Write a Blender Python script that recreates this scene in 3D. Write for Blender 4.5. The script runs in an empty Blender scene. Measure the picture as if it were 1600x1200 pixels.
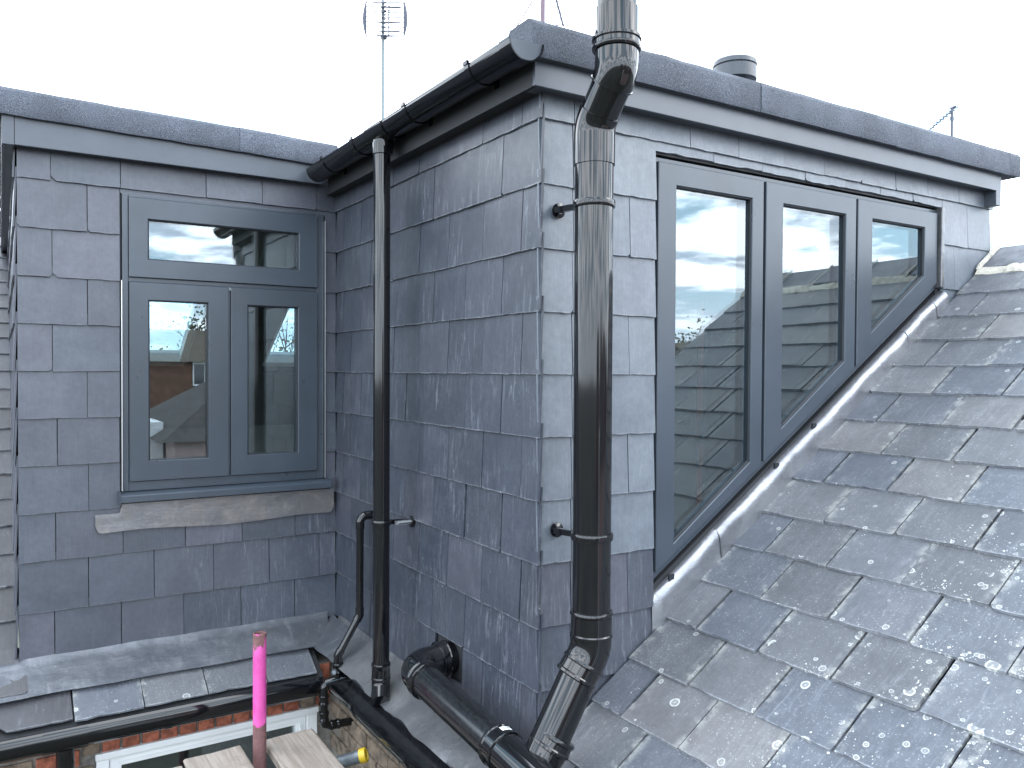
import bpy, bmesh, math, random
from mathutils import Vector, Matrix
rad = math.radians
sc = bpy.context.scene
COL = sc.collection
RND = random.Random(11)

# ------------------------------------------------------------------ camera
F, YAW, PITCH, ROLL = 1272.7, rad(32.11), rad(-.9525), rad(.278)
fw = Vector((math.sin(YAW)*math.cos(PITCH), math.cos(YAW)*math.cos(PITCH), math.sin(PITCH)))
rt = Vector((math.cos(YAW), -math.sin(YAW), 0)); upv = rt.cross(fw)
cr = rt*math.cos(ROLL) + upv*math.sin(ROLL); cu = -rt*math.sin(ROLL) + upv*math.cos(ROLL)
cam = bpy.data.cameras.new('camera'); cam.sensor_width = 36; cam.lens = F/1600*36
cam.clip_start = .05; cam.clip_end = 2000
co = bpy.data.objects.new('camera', cam); COL.objects.link(co); sc.camera = co
co.matrix_world = Matrix((cr, cu, -fw)).transposed().to_4x4()

# ------------------------------------------------------------------ exposure, sun, sky
sc.view_settings.view_transform = 'Standard'; sc.view_settings.look = 'None'
sc.view_settings.exposure = 0.0; sc.view_settings.gamma = 1
sc.view_settings.use_curve_mapping = False
sc.cycles.use_denoising = True
sc.cycles.max_bounces = 8; sc.cycles.transparent_max_bounces = 16
sc.cycles.sample_clamp_indirect = 6
SUN_EL, SUN_AZ = rad(34), rad(128)          # azimuth clockwise from +Y
sdir = Vector((math.sin(SUN_AZ)*math.cos(SUN_EL), math.cos(SUN_AZ)*math.cos(SUN_EL), math.sin(SUN_EL)))
sl = bpy.data.lights.new('sun', 'SUN'); sl.energy = 1.0; sl.angle = rad(28); sl.color = (1, .95, .88)
so = bpy.data.objects.new('sun', sl); COL.objects.link(so)
so.rotation_euler = sdir.to_track_quat('Z', 'Y').to_euler()

class NT:
    """small helper round a node tree"""
    def __init__(s, nt): s.nt = nt; s.L = nt.links
    def n(s, t, **kw):
        nd = s.nt.nodes.new(t)
        for k, v in kw.items(): setattr(nd, k, v)
        return nd
    def put(s, sock, v):
        if isinstance(v, bpy.types.NodeSocket): s.L.new(v, sock)
        elif v is not None:
            if sock.type == 'RGBA' and isinstance(v, (tuple, list)) and len(v) == 3: v = (*v, 1)
            sock.default_value = v
    def math(s, op, a, b=None, c=None, clamp=False):
        nd = s.n('ShaderNodeMath', operation=op, use_clamp=clamp)
        for i, v in enumerate((a, b, c)):
            if v is not None: s.put(nd.inputs[i], v)
        return nd.outputs[0]
    def vm(s, op, a, b=None):
        nd = s.n('ShaderNodeVectorMath', operation=op)
        s.put(nd.inputs[0], a)
        if b is not None: s.put(nd.inputs[1], b)
        return nd.outputs['Value'] if op in ('DOT_PRODUCT', 'LENGTH') else nd.outputs[0]
    def mix(s, f, a, b, blend='MIX'):
        nd = s.n('ShaderNodeMix', data_type='RGBA', blend_type=blend)
        s.put(nd.inputs['Factor'], f); s.put(nd.inputs[6], a); s.put(nd.inputs[7], b)
        return nd.outputs[2]
    def noise(s, v, scale, detail=4, rough=.55, dist=0, col=False):
        nd = s.n('ShaderNodeTexNoise'); s.put(nd.inputs['Vector'], v)
        nd.inputs['Scale'].default_value = scale; nd.inputs['Detail'].default_value = detail
        nd.inputs['Roughness'].default_value = rough; nd.inputs['Distortion'].default_value = dist
        return nd.outputs['Color' if col else 'Fac']
    def step(s, v, a, b, lo=0, hi=1):
        nd = s.n('ShaderNodeMapRange', interpolation_type='SMOOTHSTEP')
        s.put(nd.inputs['Value'], v)
        for k, x in (('From Min', a), ('From Max', b), ('To Min', lo), ('To Max', hi)): nd.inputs[k].default_value = x
        return nd.outputs['Result']
    def voro(s, v, scale, feat='F1'):
        nd = s.n('ShaderNodeTexVoronoi', feature=feat, voronoi_dimensions='2D'); s.put(nd.inputs['Vector'], v)
        nd.inputs['Scale'].default_value = scale
        return nd
    def xyz(s, v):
        nd = s.n('ShaderNodeSeparateXYZ'); s.put(nd.inputs[0], v); return nd.outputs
    def comb(s, x, y, z):
        nd = s.n('ShaderNodeCombineXYZ')
        for i, v in enumerate((x, y, z)): s.put(nd.inputs[i], v)
        return nd.outputs[0]
    def hsv(s, c, h=.5, sat=1, v=1):
        nd = s.n('ShaderNodeHueSaturation'); s.put(nd.inputs['Color'], c)
        s.put(nd.inputs['Hue'], h); s.put(nd.inputs['Saturation'], sat); s.put(nd.inputs['Value'], v)
        return nd.outputs[0]

w = bpy.data.worlds.new('World'); sc.world = w; w.use_nodes = True
w.node_tree.nodes.clear(); T = NT(w.node_tree)
out = T.n('ShaderNodeOutputWorld'); bg = T.n('ShaderNodeBackground'); bg.inputs['Strength'].default_value = .1
sky = T.n('ShaderNodeTexSky'); sky.sky_type = 'NISHITA'; sky.sun_disc = False
sky.sun_elevation = SUN_EL; sky.sun_rotation = SUN_AZ; sky.air_density = 1.2; sky.dust_density = 1.5; sky.altitude = 50
d = T.n('ShaderNodeTexCoord').outputs['Generated']
X, Y, Z = T.xyz(d)
zz = T.math('ADD', T.math('MAXIMUM', Z, 0), .16)
p = T.comb(T.math('DIVIDE', X, zz), T.math('DIVIDE', Y, zz), 0)
cov = T.step(T.noise(p, 1.5, 9, .56, .25), .405, .51)
thick = T.step(T.noise(T.vm('ADD', p, (3.1, 7.7, 0)), 2.2, 7, .55, .2), .46, .60)
cloud = T.mix(thick, (71, 75, 80), (24, 28, 34))
blue = T.mix(.65, sky.outputs[0], (23, 36, 46))
c = T.mix(cov, blue, cloud)
c = T.mix(T.step(Z, .0, .14, .75, 0), c, (42, 46.5, 52))
T.put(bg.inputs['Color'], c); T.L.new(bg.outputs[0], out.inputs[0])

# ------------------------------------------------------------------ materials
def new_mat(name):
    m = bpy.data.materials.new(name); m.use_nodes = True
    t = NT(m.node_tree); b = m.node_tree.nodes['Principled BSDF']
    return m, t, b
def coords(t, spread=True):
    v = t.n('ShaderNodeTexCoord').outputs['Object']
    oi = t.n('ShaderNodeObjectInfo')
    r = oi.outputs['Random']
    off = t.comb(t.math('MULTIPLY', r, 37.1), t.math('MULTIPLY', r, 91.7), t.math('MULTIPLY', r, 53.3))
    return v, (t.vm('ADD', v, off) if spread else v), r
def bump(t, b, h, strength, dist):
    nd = t.n('ShaderNodeBump'); nd.inputs['Strength'].default_value = strength; nd.inputs['Distance'].default_value = dist
    t.put(nd.inputs['Height'], h); t.L.new(nd.outputs[0], b.inputs['Normal'])

def slate_mat(name, c1, c2, c3, dust=.2, chips=.5, lichen=False, grain=.3, region=False, rough=.46, edge=.3, var=.16):
    m, t, b = new_mat(name)
    v, q, r = coords(t)
    x, y, z = t.xyz(v)
    # colour of the single slate, then clouding inside it
    r2 = t.math('FRACT', t.math('MULTIPLY', r, 17.31)); r3 = t.math('FRACT', t.math('MULTIPLY', r, 57.77))
    col = t.mix(t.step(r2, .25, .75), c1, c2)
    col = t.mix(t.step(r3, .55, 1.0, 0, .8), col, c3)
    big = t.noise(q, 5.5, 6, .62, .3)
    col = t.hsv(col, .5, 1, t.math('ADD', t.math('MULTIPLY', r3, 2*var), 1-var))
    col = t.mix(t.step(big, .3, .72), col, t.hsv(col, .5, .88, 1.30))
    mott = t.noise(q, 42, 5, .7)
    col = t.mix(t.step(mott, .3, .7), t.hsv(col, .5, 1.03, .90), t.hsv(col, .5, .97, 1.09))
    # riven grain running down the slate: fine lines, a little broken up
    wob = t.vm('ADD', q, t.vm('MULTIPLY', t.noise(q, 7, 3, .6, col=True), (.030, 0, 0)))
    g = t.noise(t.vm('MULTIPLY', wob, (120, 12, 7)), 1, 6, .7)
    col = t.mix(t.math('MULTIPLY', t.step(g, .46, .8), grain), col, t.hsv(col, .5, .8, 1.9))
    col = t.mix(t.math('MULTIPLY', t.step(g, .48, .2), grain), col, t.hsv(col, .5, 1.1, .55))
    # pale dust runs, scuffs and specks
    s1 = t.noise(t.vm('MULTIPLY', wob, (66, 5, 6.5)), 1, 7, .74, .8)
    s2 = t.noise(t.vm('MULTIPLY', wob, (100, 9, 30)), 1, 5, .65, 1.8)
    s3 = t.noise(q, 150, 3, .65)
    area = t.noise(q, 3.6, 3, .55)
    s4 = t.noise(t.vm('MULTIPLY', q, (150, 5, 2.0)), 1, 3, .5)
    dm = t.math('MULTIPLY', t.math('ADD', t.step(s1, .50, .74), t.step(s4, .66, .74, 0, .7), clamp=True), t.step(area, .36, .62))
    sm = t.math('MULTIPLY', t.step(s2, .64, .72), t.step(area, .40, .58))
    pm = t.math('MULTIPLY', t.step(s3, .62, .72), t.step(area, .62, .42))
    k = dust
    if region:   # the plaster dust of the work lies to the right and below
        px, py, pz = t.xyz(t.n('ShaderNodeNewGeometry').outputs['Position'])
        k = t.math('MULTIPLY', t.math('MULTIPLY', t.step(px, .45, 1.1), t.step(pz, -.45, -.85)), dust)
        k = t.math('ADD', k, .06)
    col = t.mix(t.math('MULTIPLY', dm, k), col, (.27, .29, .33))
    col = t.mix(t.math('MULTIPLY', pm, t.math('MULTIPLY', k, .35), clamp=True), col, (.34, .36, .39))
    col = t.mix(t.math('MULTIPLY', sm, t.math('MULTIPLY', k, chips*1.1), clamp=True), col, (.46, .48, .51))
    if edge:     # chipped pale lower edge
        en = t.noise(q, 70, 3, .6)
        e = t.math('MULTIPLY', t.step(t.math('ADD', z, t.math('MULTIPLY', en, .016)), .016, .006), edge)
        col = t.mix(e, col, (.36, .38, .41))
    h = t.math('ADD', t.math('MULTIPLY', g, .5), t.math('MULTIPLY', t.noise(q, 26, 5, .6), .8))
    if lichen:
        pos = t.n('ShaderNodeNewGeometry').outputs['Position']
        px, py, pz = t.xyz(pos)
        dens = t.step(t.math('ADD', t.math('ADD', py, t.math('MULTIPLY', px, .28)), t.math('MULTIPLY', t.noise(pos, 3.2, 4, .6), 1.5)), 3.25, 2.0, .0, 1)
        dens = t.math('ADD', t.math('MULTIPLY', dens, t.math('ADD', t.math('MULTIPLY', r2, .9), .35)), .03)
        ax = t.math('ABSOLUTE', x)
        dirt = t.math('MULTIPLY', t.step(ax, .105, .138), t.step(t.noise(q, 26, 4, .65), .44, .62))
        col = t.mix(t.math('MULTIPLY', dirt, .55), col, (.27, .275, .26))
        sp = t.noise(q, 130, 3, .6)
        col = t.mix(t.math('MULTIPLY', t.step(sp, .58, .72), t.step(big, .35, .6, .1, .5)), col, (.36, .37, .38))
        eg = t.math('MAXIMUM', t.step(ax, .085, .135), t.step(z, .055, .01))
        dens = t.math('MULTIPLY', dens, t.math('ADD', t.math('MULTIPLY', eg, 1.6), .5))
        patch = t.step(t.noise(q, 6.5, 3, .6), .46, .6, .12, 1.25)
        qq = t.vm('ADD', t.comb(*(lambda o: (o[0], o[2], 0))(t.xyz(q))), t.vm('MULTIPLY', t.noise(q, 45, 3, .6, col=True), (.011, .011, 0)))
        for scale, prob, rad_lo, rad_hi, ring in ((9, 1.0, .06, .20, True), (21, .8, .06, .26, True), (70, .25, .1, .34, False), (150, .34, .1, .38, False)):
            vo = t.voro(qq, scale)
            rr = t.xyz(vo.outputs['Color'])
            lim = t.math('MULTIPLY', dens if ring else t.math('MULTIPLY', dens, patch), prob)
            on = t.math('LESS_THAN', rr[0], lim)
            radius = t.math('ADD', t.math('MULTIPLY', rr[1], rad_hi-rad_lo), rad_lo)
            dn = t.math('DIVIDE', vo.outputs['Distance'], radius)
            disc = t.step(dn, 1.0, .86)
            if ring:
                body = t.math('ADD', t.step(dn, .55, .75, .28, 1), t.step(dn, .22, .1, 0, .5), clamp=True)
                disc = t.math('MULTIPLY', disc, body)
            a = t.math('MULTIPLY', t.math('MULTIPLY', disc, on), t.math('ADD', t.math('MULTIPLY', rr[2], .45), .5))
            col = t.mix(a, col, (.42, .43, .41))
            h = t.math('ADD', h, t.math('MULTIPLY', a, .5))
    T_ = t
    t.put(b.inputs['Base Color'], col)
    t.put(b.inputs['Roughness'], t.math('ADD', t.math('MULTIPLY', t.noise(q, 18, 4, .6), .22), rough-.11))
    b.inputs['Specular IOR Level'].default_value = .55
    bump(t, b, h, .55, .0022)
    return m

def plain(name, col, rough=.4, metal=0, spec=.5, nscale=0, namt=.15, bscale=0, bstr=.2, bdist=.001, coat=0, rvar=0):
    m, t, b = new_mat(name)
    v, q, r = coords(t)
    c = col
    if nscale:
        f = t.noise(q, nscale, 5, .6)
        c = t.mix(t.step(f, .3, .7), tuple(k*(1-namt) for k in col), tuple(min(1, k*(1+namt)) for k in col))
    t.put(b.inputs['Base Color'], c)
    b.inputs['Roughness'].default_value = rough; b.inputs['Metallic'].default_value = metal
    b.inputs['Specular IOR Level'].default_value = spec; b.inputs['Coat Weight'].default_value = coat
    if rvar: t.put(b.inputs['Roughness'], t.math('ADD', t.math('MULTIPLY', t.noise(q, 9, 5, .6), rvar*2), rough-rvar))
    if bscale: bump(t, b, t.noise(q, bscale, 4, .6), bstr, bdist)
    return m

M = {}
M['slate_left'] = slate_mat('natural slate on the left wall', (0.0432, 0.0499, 0.0667), (0.0465, 0.0499, 0.0651), (0.0472, 0.0475, 0.0627), .46, .6, grain=.12, region=True, edge=.10, rough=.41)
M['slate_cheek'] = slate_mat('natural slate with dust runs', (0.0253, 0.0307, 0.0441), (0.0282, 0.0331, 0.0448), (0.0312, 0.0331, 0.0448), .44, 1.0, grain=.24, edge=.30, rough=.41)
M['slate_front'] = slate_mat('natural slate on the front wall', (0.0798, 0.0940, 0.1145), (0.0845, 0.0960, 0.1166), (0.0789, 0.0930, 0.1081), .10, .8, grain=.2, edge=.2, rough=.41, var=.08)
M['slate_roof'] = slate_mat('weathered roof slate', (0.0614, 0.0684, 0.0844), (0.0701, 0.0731, 0.0822), (0.0811, 0.0778, 0.0789), .30, .7, lichen=True, grain=.14, edge=.42, rough=.5, var=.16)
M['slate_old'] = slate_mat('old roof slate', (0.0327, 0.0322, 0.0375), (0.0382, 0.0358, 0.0381), (0.0278, 0.0297, 0.0359), .25, .8, grain=.3, edge=.25, rough=.55, var=.22)
M['membrane'] = plain('black membrane', (.012, .013, .016), .7)
M['pvc'] = plain('black plastic pipe', (.004, .0043, .0055), .075, spec=.5, rvar=.03)
M['pvc_dusty'] = plain('dusty black plastic', (.006, .0065, .0078), .20, spec=.5, nscale=60, namt=.6, rvar=.09)
M['rubber'] = plain('black rubber seal', (.006, .006, .007), .5)
M['frame'] = plain('anthracite window frame', (.036, .046, .060), .30, spec=.5, nscale=3, namt=.12, bscale=900, bstr=.03, rvar=.07)
M['gasket'] = plain('window gasket', (.008, .010, .014), .6)
M['fascia'] = plain('anthracite fascia board', (0.054, 0.063, 0.079), .36, nscale=2.5, namt=.12, bscale=500, bstr=.04, rvar=.08)
M['cowl'] = plain('grey vent plastic', (.034, .040, .050), .4)
M['steel'] = plain('zinc plated steel', (.55, .56, .57), .35, 1.0)
M['alu'] = plain('grey aluminium tube', (.15, .18, .19), .55, .0)
M['white'] = plain('white window plastic', (.78, .79, .80), .25, nscale=8, namt=.03)
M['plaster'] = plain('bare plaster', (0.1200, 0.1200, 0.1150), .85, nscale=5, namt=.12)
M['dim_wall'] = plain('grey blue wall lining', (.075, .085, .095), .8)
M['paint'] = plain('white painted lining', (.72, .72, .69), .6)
M['door'] = plain('cream painted door', (0.1680, 0.1554, 0.1344), .45)
M['timber'] = plain('reddish timber edge', (.36, .13, .08), .6)
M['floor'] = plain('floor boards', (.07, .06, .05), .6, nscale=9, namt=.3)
M['mortar'] = plain('pale lime mortar', (.44, .41, .35), .9, nscale=30, namt=.3, bscale=60, bstr=.6, bdist=.006)
M['joint'] = plain('grey brick mortar', (0.1680, 0.1540, 0.1400), .95, nscale=30, namt=.25, bscale=90, bstr=.5, bdist=.003)
M['ridge'] = plain('ridge tile', (0.079, 0.083, 0.098), .55, nscale=14, namt=.35, bscale=40, bstr=.4, bdist=.003)
M['brick_red'] = plain('red brick', (.30, .095, .055), .85, nscale=25, namt=.45, bscale=80, bstr=.5, bdist=.003)
M['brick_brown'] = plain('brown brick', (.15, .115, .085), .88, nscale=22, namt=.5, bscale=80, bstr=.5, bdist=.003)
M['mast'] = plain('rusty red mast', (.13, .085, .11), .6)
M['aerial'] = plain('dark aerial metal', (.04, .045, .07), .5)
M['tube'] = plain('galvanised scaffold tube', (.10, .115, .13), .45, .5, nscale=30, namt=.4)
M['yellow'] = plain('yellow plastic cap', (0.4500, 0.3000, 0.0120), .4)
M['sticker'] = plain('white sticker', (.75, .76, .76), .4)
M['ink'] = plain('grey print', (.2, .2, .2), .6)
M['ground'] = plain('grass and gardens', (.05, .05, .034), .95, nscale=.2, namt=.5)
M['far_brick'] = plain('far brick wall', (.15, .075, .05), .9, nscale=3, namt=.3)
M['far_tile'] = plain('dark roof tiles', (.050, .042, .040), .8, nscale=6, namt=.4)
M['far_tile_brown'] = plain('brown roof tiles', (.10, .08, .06), .85, nscale=6, namt=.35)
M['bark'] = plain('tree bark', (.055, .045, .035), .9, nscale=8, namt=.4)
M['leaf'] = plain('spring leaves', (.075, .085, .04), .7, nscale=3, namt=.5)
M['render'] = plain('pink painted render', (.5, .36, .34), .8)

def lead_mat(name, c1, c2, c3, metal=.5, rough=.40):
    m, t, b = new_mat(name); v, q, r = coords(t)
    a = t.noise(q, 5, 6, .62, .6); a2 = t.noise(q, 17, 5, .6, .4); a3 = t.noise(q, 90, 3, .6)
    c = t.mix(t.step(a, .34, .66), c1, c2); c = t.mix(t.step(a2, .5, .72, 0, .7), c, c3)
    c = t.mix(t.step(a3, .62, .74, 0, .3), c, (.36, .37, .38)); c = t.mix(t.step(t.noise(t.vm('MULTIPLY', q, (22, 5, 5)), 1, 5, .65, .6), .58, .76, 0, .28), c, (.28, .29, .30)); c = t.mix(t.step(t.noise(q, 3.1, 3, .6), .5, .68, 0, .5), c, t.hsv(c, .5, 1, .6))
    t.put(b.inputs['Base Color'], c); b.inputs['Metallic'].default_value = metal
    t.put(b.inputs['Roughness'], t.math('ADD', t.math('MULTIPLY', a2, .3), rough-.15))
    mk = t.noise(t.vm('MULTIPLY', q, (9, 60, 60)), 1, 4, .6, 1.5)
    bump(t, b, t.math('ADD', t.math('ADD', t.noise(q, 12, 3, .5), t.math('MULTIPLY', mk, .25)), t.math('MULTIPLY', a3, .12)), .65, .006)
    return m
M['lead'] = lead_mat('rolled lead sheet', (0.0858, 0.0925, 0.1073), (0.1125, 0.1191, 0.1339), (0.1399, 0.1450, 0.1554))
M['lead_new'] = lead_mat('bright new lead', (0.1350, 0.1377, 0.1458), (0.1944, 0.1944, 0.1998), (0.1080, 0.1107, 0.1242), .6, .33)
M['lead_bright'] = lead_mat('burnished lead flashing', (.22, .225, .25), (.29, .295, .31), (.17, .172, .19), .8, .37)
M['lead_brown'] = lead_mat('tarnished lead sheet', (0.166, 0.153, 0.149), (0.140, 0.139, 0.147), (0.215, 0.194, 0.182), .5, .40)

def felt_mat():
    m, t, b = new_mat('mineral roofing felt'); v, q, r = coords(t)
    f = t.noise(q, 260, 2, .7); g = t.noise(q, 6, 3, .5)
    c = t.mix(t.step(f, .40, .66), (.034, .041, .056), (.100, .110, .135)); c = t.hsv(c, .5, 1, t.math('MULTIPLY', t.step(g, .3, .7, .85, 1.15), t.math('ADD', t.math('MULTIPLY', r, .3), .85)))
    t.put(b.inputs['Base Color'], c); b.inputs['Roughness'].default_value = .85
    bump(t, b, f, .7, .003); return m
M['felt'] = felt_mat()

def glass_mat():
    m, t, b = new_mat('window glass'); nt = m.node_tree
    nt.nodes.remove(b); o = [n for n in nt.nodes if n.type == 'OUTPUT_MATERIAL'][0]
    g = t.n('ShaderNodeNewGeometry')
    cs = t.math('ABSOLUTE', t.vm('DOT_PRODUCT', g.outputs['Normal'], g.outputs['Incoming']))
    k = t.math('POWER', t.math('SUBTRACT', 1, cs, clamp=True), 4)
    R = t.math('ADD', t.math('MULTIPLY', k, .9), .13)
    tr = t.n('ShaderNodeBsdfTransparent'); tr.inputs[0].default_value = (.70, .78, .80, 1)
    gl = t.n('ShaderNodeBsdfGlossy'); gl.inputs['Roughness'].default_value = 0; gl.inputs['Color'].default_value = (.90, .97, 1, 1)
    mx = t.n('ShaderNodeMixShader'); t.L.new(R, mx.inputs[0]); t.L.new(tr.outputs[0], mx.inputs[1]); t.L.new(gl.outputs[0], mx.inputs[2])
    t.L.new(mx.outputs[0], o.inputs[0]); return m
M['glass'] = glass_mat()
M['dark_glass'] = plain('far window glass', (.03, .035, .04), .05, spec=.8)

def wood_mat():
    m, t, b = new_mat('weathered scaffold board'); v, q, r = coords(t)
    g = t.noise(t.vm('MULTIPLY', q, (60, 3, 60)), 1, 5, .6, .3); s = t.noise(q, 9, 5, .65, .5); k = t.noise(t.vm('MULTIPLY', q, (130, 5, 130)), 1, 3, .5)
    c = t.mix(t.step(g, .3, .7), (.165, .135, .11), (.26, .225, .195)); c = t.mix(t.step(s, .52, .72, 0, .6), c, (.13, .105, .085))
    c = t.mix(t.step(k, .62, .7, 0, .6), c, (.11, .085, .07))
    t.put(b.inputs['Base Color'], c); b.inputs['Roughness'].default_value = .8; bump(t, b, g, .5, .003); return m
M['wood'] = wood_mat()

def pole_mat():
    m, t, b = new_mat('chipped pink paint over rust'); v, q, r = coords(t); x, y, z = t.xyz(v)
    n1 = t.noise(t.vm('MULTIPLY', q, (30, 30, 13)), 1, 5, .65, .3)
    top = t.step(z, .08, .185, 0, .20); bot = t.step(z, -.175, -.215, 0, .6)
    rust = t.step(t.math('ADD', n1, t.math('ADD', top, bot)), .625, .66)
    n2 = t.noise(t.vm('MULTIPLY', q, (75, 75, 22)), 1, 4, .6, .6)
    rust = t.math('MAXIMUM', rust, t.step(n2, .655, .69, 0, .85))
    rc = t.mix(t.noise(q, 60, 4, .6), (.05, .028, .03), (.22, .10, .095))
    pk = t.mix(t.step(t.noise(q, 14, 4, .6), .35, .7), (.44, .05, .23), (.53, .085, .30))
    t.put(b.inputs['Base Color'], t.mix(rust, pk, rc)); t.put(b.inputs['Roughness'], t.math('ADD', t.math('MULTIPLY', rust, .35), .45))
    bump(t, b, t.math('SUBTRACT', 1, rust), .5, .0015); return m
M['pink'] = pole_mat()

# ------------------------------------------------------------------ objects
WL = {}      # world location of every object
def tag(o, label=None, cat=None, group=None, kind=None):
    for k, v in (('label', label), ('category', cat), ('group', group), ('kind', kind)):
        if v: o[k] = v
    return o
def thing(name, loc, label, cat, group=None):
    o = bpy.data.objects.new(name, None); COL.objects.link(o); o.location = loc; o.empty_display_size = .1
    WL[o] = Vector(loc); return tag(o, label, cat, group)
def link(name, me, loc, parent, rot=None):
    o = bpy.data.objects.new(name, me); COL.objects.link(o)
    loc = Vector(loc); WL[o] = loc
    if parent is not None: o.parent = parent; o.location = loc - WL[parent]
    else: o.location = loc
    if rot is not None: o.rotation_euler = rot
    return o

class MB:
    """collects shapes in world space; build() links them as ONE mesh object with its origin at their middle"""
    def __init__(s): s.v = []; s.f = []
    def face(s, pts):
        i = len(s.v); s.v += [Vector(p) for p in pts]; s.f.append(tuple(range(i, i+len(pts)))); return s
    def box(s, x0, x1, y0, y1, z0, z1):
        i = len(s.v)
        s.v += [Vector((x, y, z)) for z in (z0, z1) for y in (y0, y1) for x in (x0, x1)]
        for q in ((0, 2, 3, 1), (4, 5, 7, 6), (0, 1, 5, 4), (2, 6, 7, 3), (0, 4, 6, 2), (1, 3, 7, 5)): s.f.append(tuple(i+k for k in q))
        return s
    def prism(s, poly, vec):
        vec = Vector(vec); n = len(poly); i = len(s.v)
        s.v += [Vector(p) for p in poly] + [Vector(p)+vec for p in poly]
        s.f.append(tuple(i+k for k in range(n))); s.f.append(tuple(i+n+k for k in reversed(range(n))))
        for k in range(n): s.f.append((i+k, i+n+k, i+n+(k+1) % n, i+(k+1) % n))
        return s
    def rings(s, rings, close=True, cap=True):
        n = len(rings[0]); i = len(s.v)
        for r in rings: s.v += [Vector(p) for p in r]
        for a in range(len(rings)-1):
            for k in range(n if close else n-1):
                s.f.append((i+a*n+k, i+a*n+(k+1) % n, i+(a+1)*n+(k+1) % n, i+(a+1)*n+k))
        if cap and close:
            s.f.append(tuple(i+k for k in reversed(range(n)))); s.f.append(tuple(i+(len(rings)-1)*n+k for k in range(n)))
        return s
    def sweep(s, path, r, seg=24, cap=True):
        path = [Vector(p) for p in path]; n = len(path)
        rr = r if isinstance(r, (list, tuple)) else [r]*n
        tg = []
        for k in range(n):
            a = path[min(k+1, n-1)]-path[max(k-1, 0)]
            if 0 < k < n-1: a = (path[k+1]-path[k]).normalized()+(path[k]-path[k-1]).normalized()
            tg.append(a.normalized())
        u = tg[0].orthogonal().normalized(); R = []
        for k in range(n):
            u = (u-tg[k]*u.dot(tg[k])).normalized(); w_ = tg[k].cross(u)
            R.append([path[k]+(u*math.cos(2*math.pi*j/seg)+w_*math.sin(2*math.pi*j/seg))*rr[k] for j in range(seg)])
        return s.rings(R, True, cap)
    def lathe(s, p0, d, prof, seg=28, cap=True):
        p0 = Vector(p0); d = Vector(d).normalized(); u = d.orthogonal().normalized(); w_ = d.cross(u)
        R = [[p0+d*a+(u*math.cos(2*math.pi*j/seg)+w_*math.sin(2*math.pi*j/seg))*max(r, 1e-4) for j in range(seg)] for a, r in prof]
        return s.rings(R, True, cap)
    def build(s, name, m, parent=None, smooth=0, bevel=0, origin=None):
        c = Vector(origin) if origin else sum(s.v, Vector())/len(s.v)
        me = bpy.data.meshes.new(name); me.from_pydata([p-c for p in s.v], [], s.f)
        bm = bmesh.new(); bm.from_mesh(me); bmesh.ops.remove_doubles(bm, verts=bm.verts, dist=1e-6)
        bmesh.ops.recalc_face_normals(bm, faces=bm.faces); bm.to_mesh(me); bm.free()
        me.materials.append(M[m])
        if smooth:
            me.polygons.foreach_set('use_smooth', [True]*len(me.polygons)); me.set_sharp_from_angle(angle=rad(smooth))
        o = link(name, me, c, parent)
        if bevel:
            b = o.modifiers.new('bevel', 'BEVEL'); b.width = bevel; b.segments = 2; b.limit_method = 'ANGLE'; b.angle_limit = rad(40)
        return o

def arc(p0, d0, d1, r, n=9):
    """points of a bend that leaves p0 along d0 and ends along d1 (radius r)"""
    p0, d0, d1 = Vector(p0), Vector(d0).normalized(), Vector(d1).normalized()
    ang = d0.angle(d1); nrm = (d1-d0*d0.dot(d1)).normalized()
    return [p0+d0*(r*math.sin(ang*k/n))+nrm*(r*(1-math.cos(ang*k/n))) for k in range(n+1)]

class Frame:
    """wall or roof plane: u across, v up, n outwards"""
    def __init__(s, o, U, V):
        s.o, s.U, s.V = Vector(o), Vector(U).normalized(), Vector(V).normalized(); s.N = s.U.cross(s.V)
        s.rot = Matrix((s.U, -s.N, s.V)).transposed().to_euler()
    def p(s, u, v, n=0): return s.o+s.U*u+s.V*v+s.N*n

def clip_poly(P, a, b, c):
    o = []
    for i in range(len(P)):
        p, q = P[i], P[(i+1) % len(P)]; fp = a*p[0]+b*p[1]-c; fq = a*q[0]+b*q[1]-c
        if fp <= 0: o.append(p)
        if fp*fq < 0: k = fp/(fp-fq); o.append((p[0]+(q[0]-p[0])*k, p[1]+(q[1]-p[1])*k))
    return o

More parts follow.
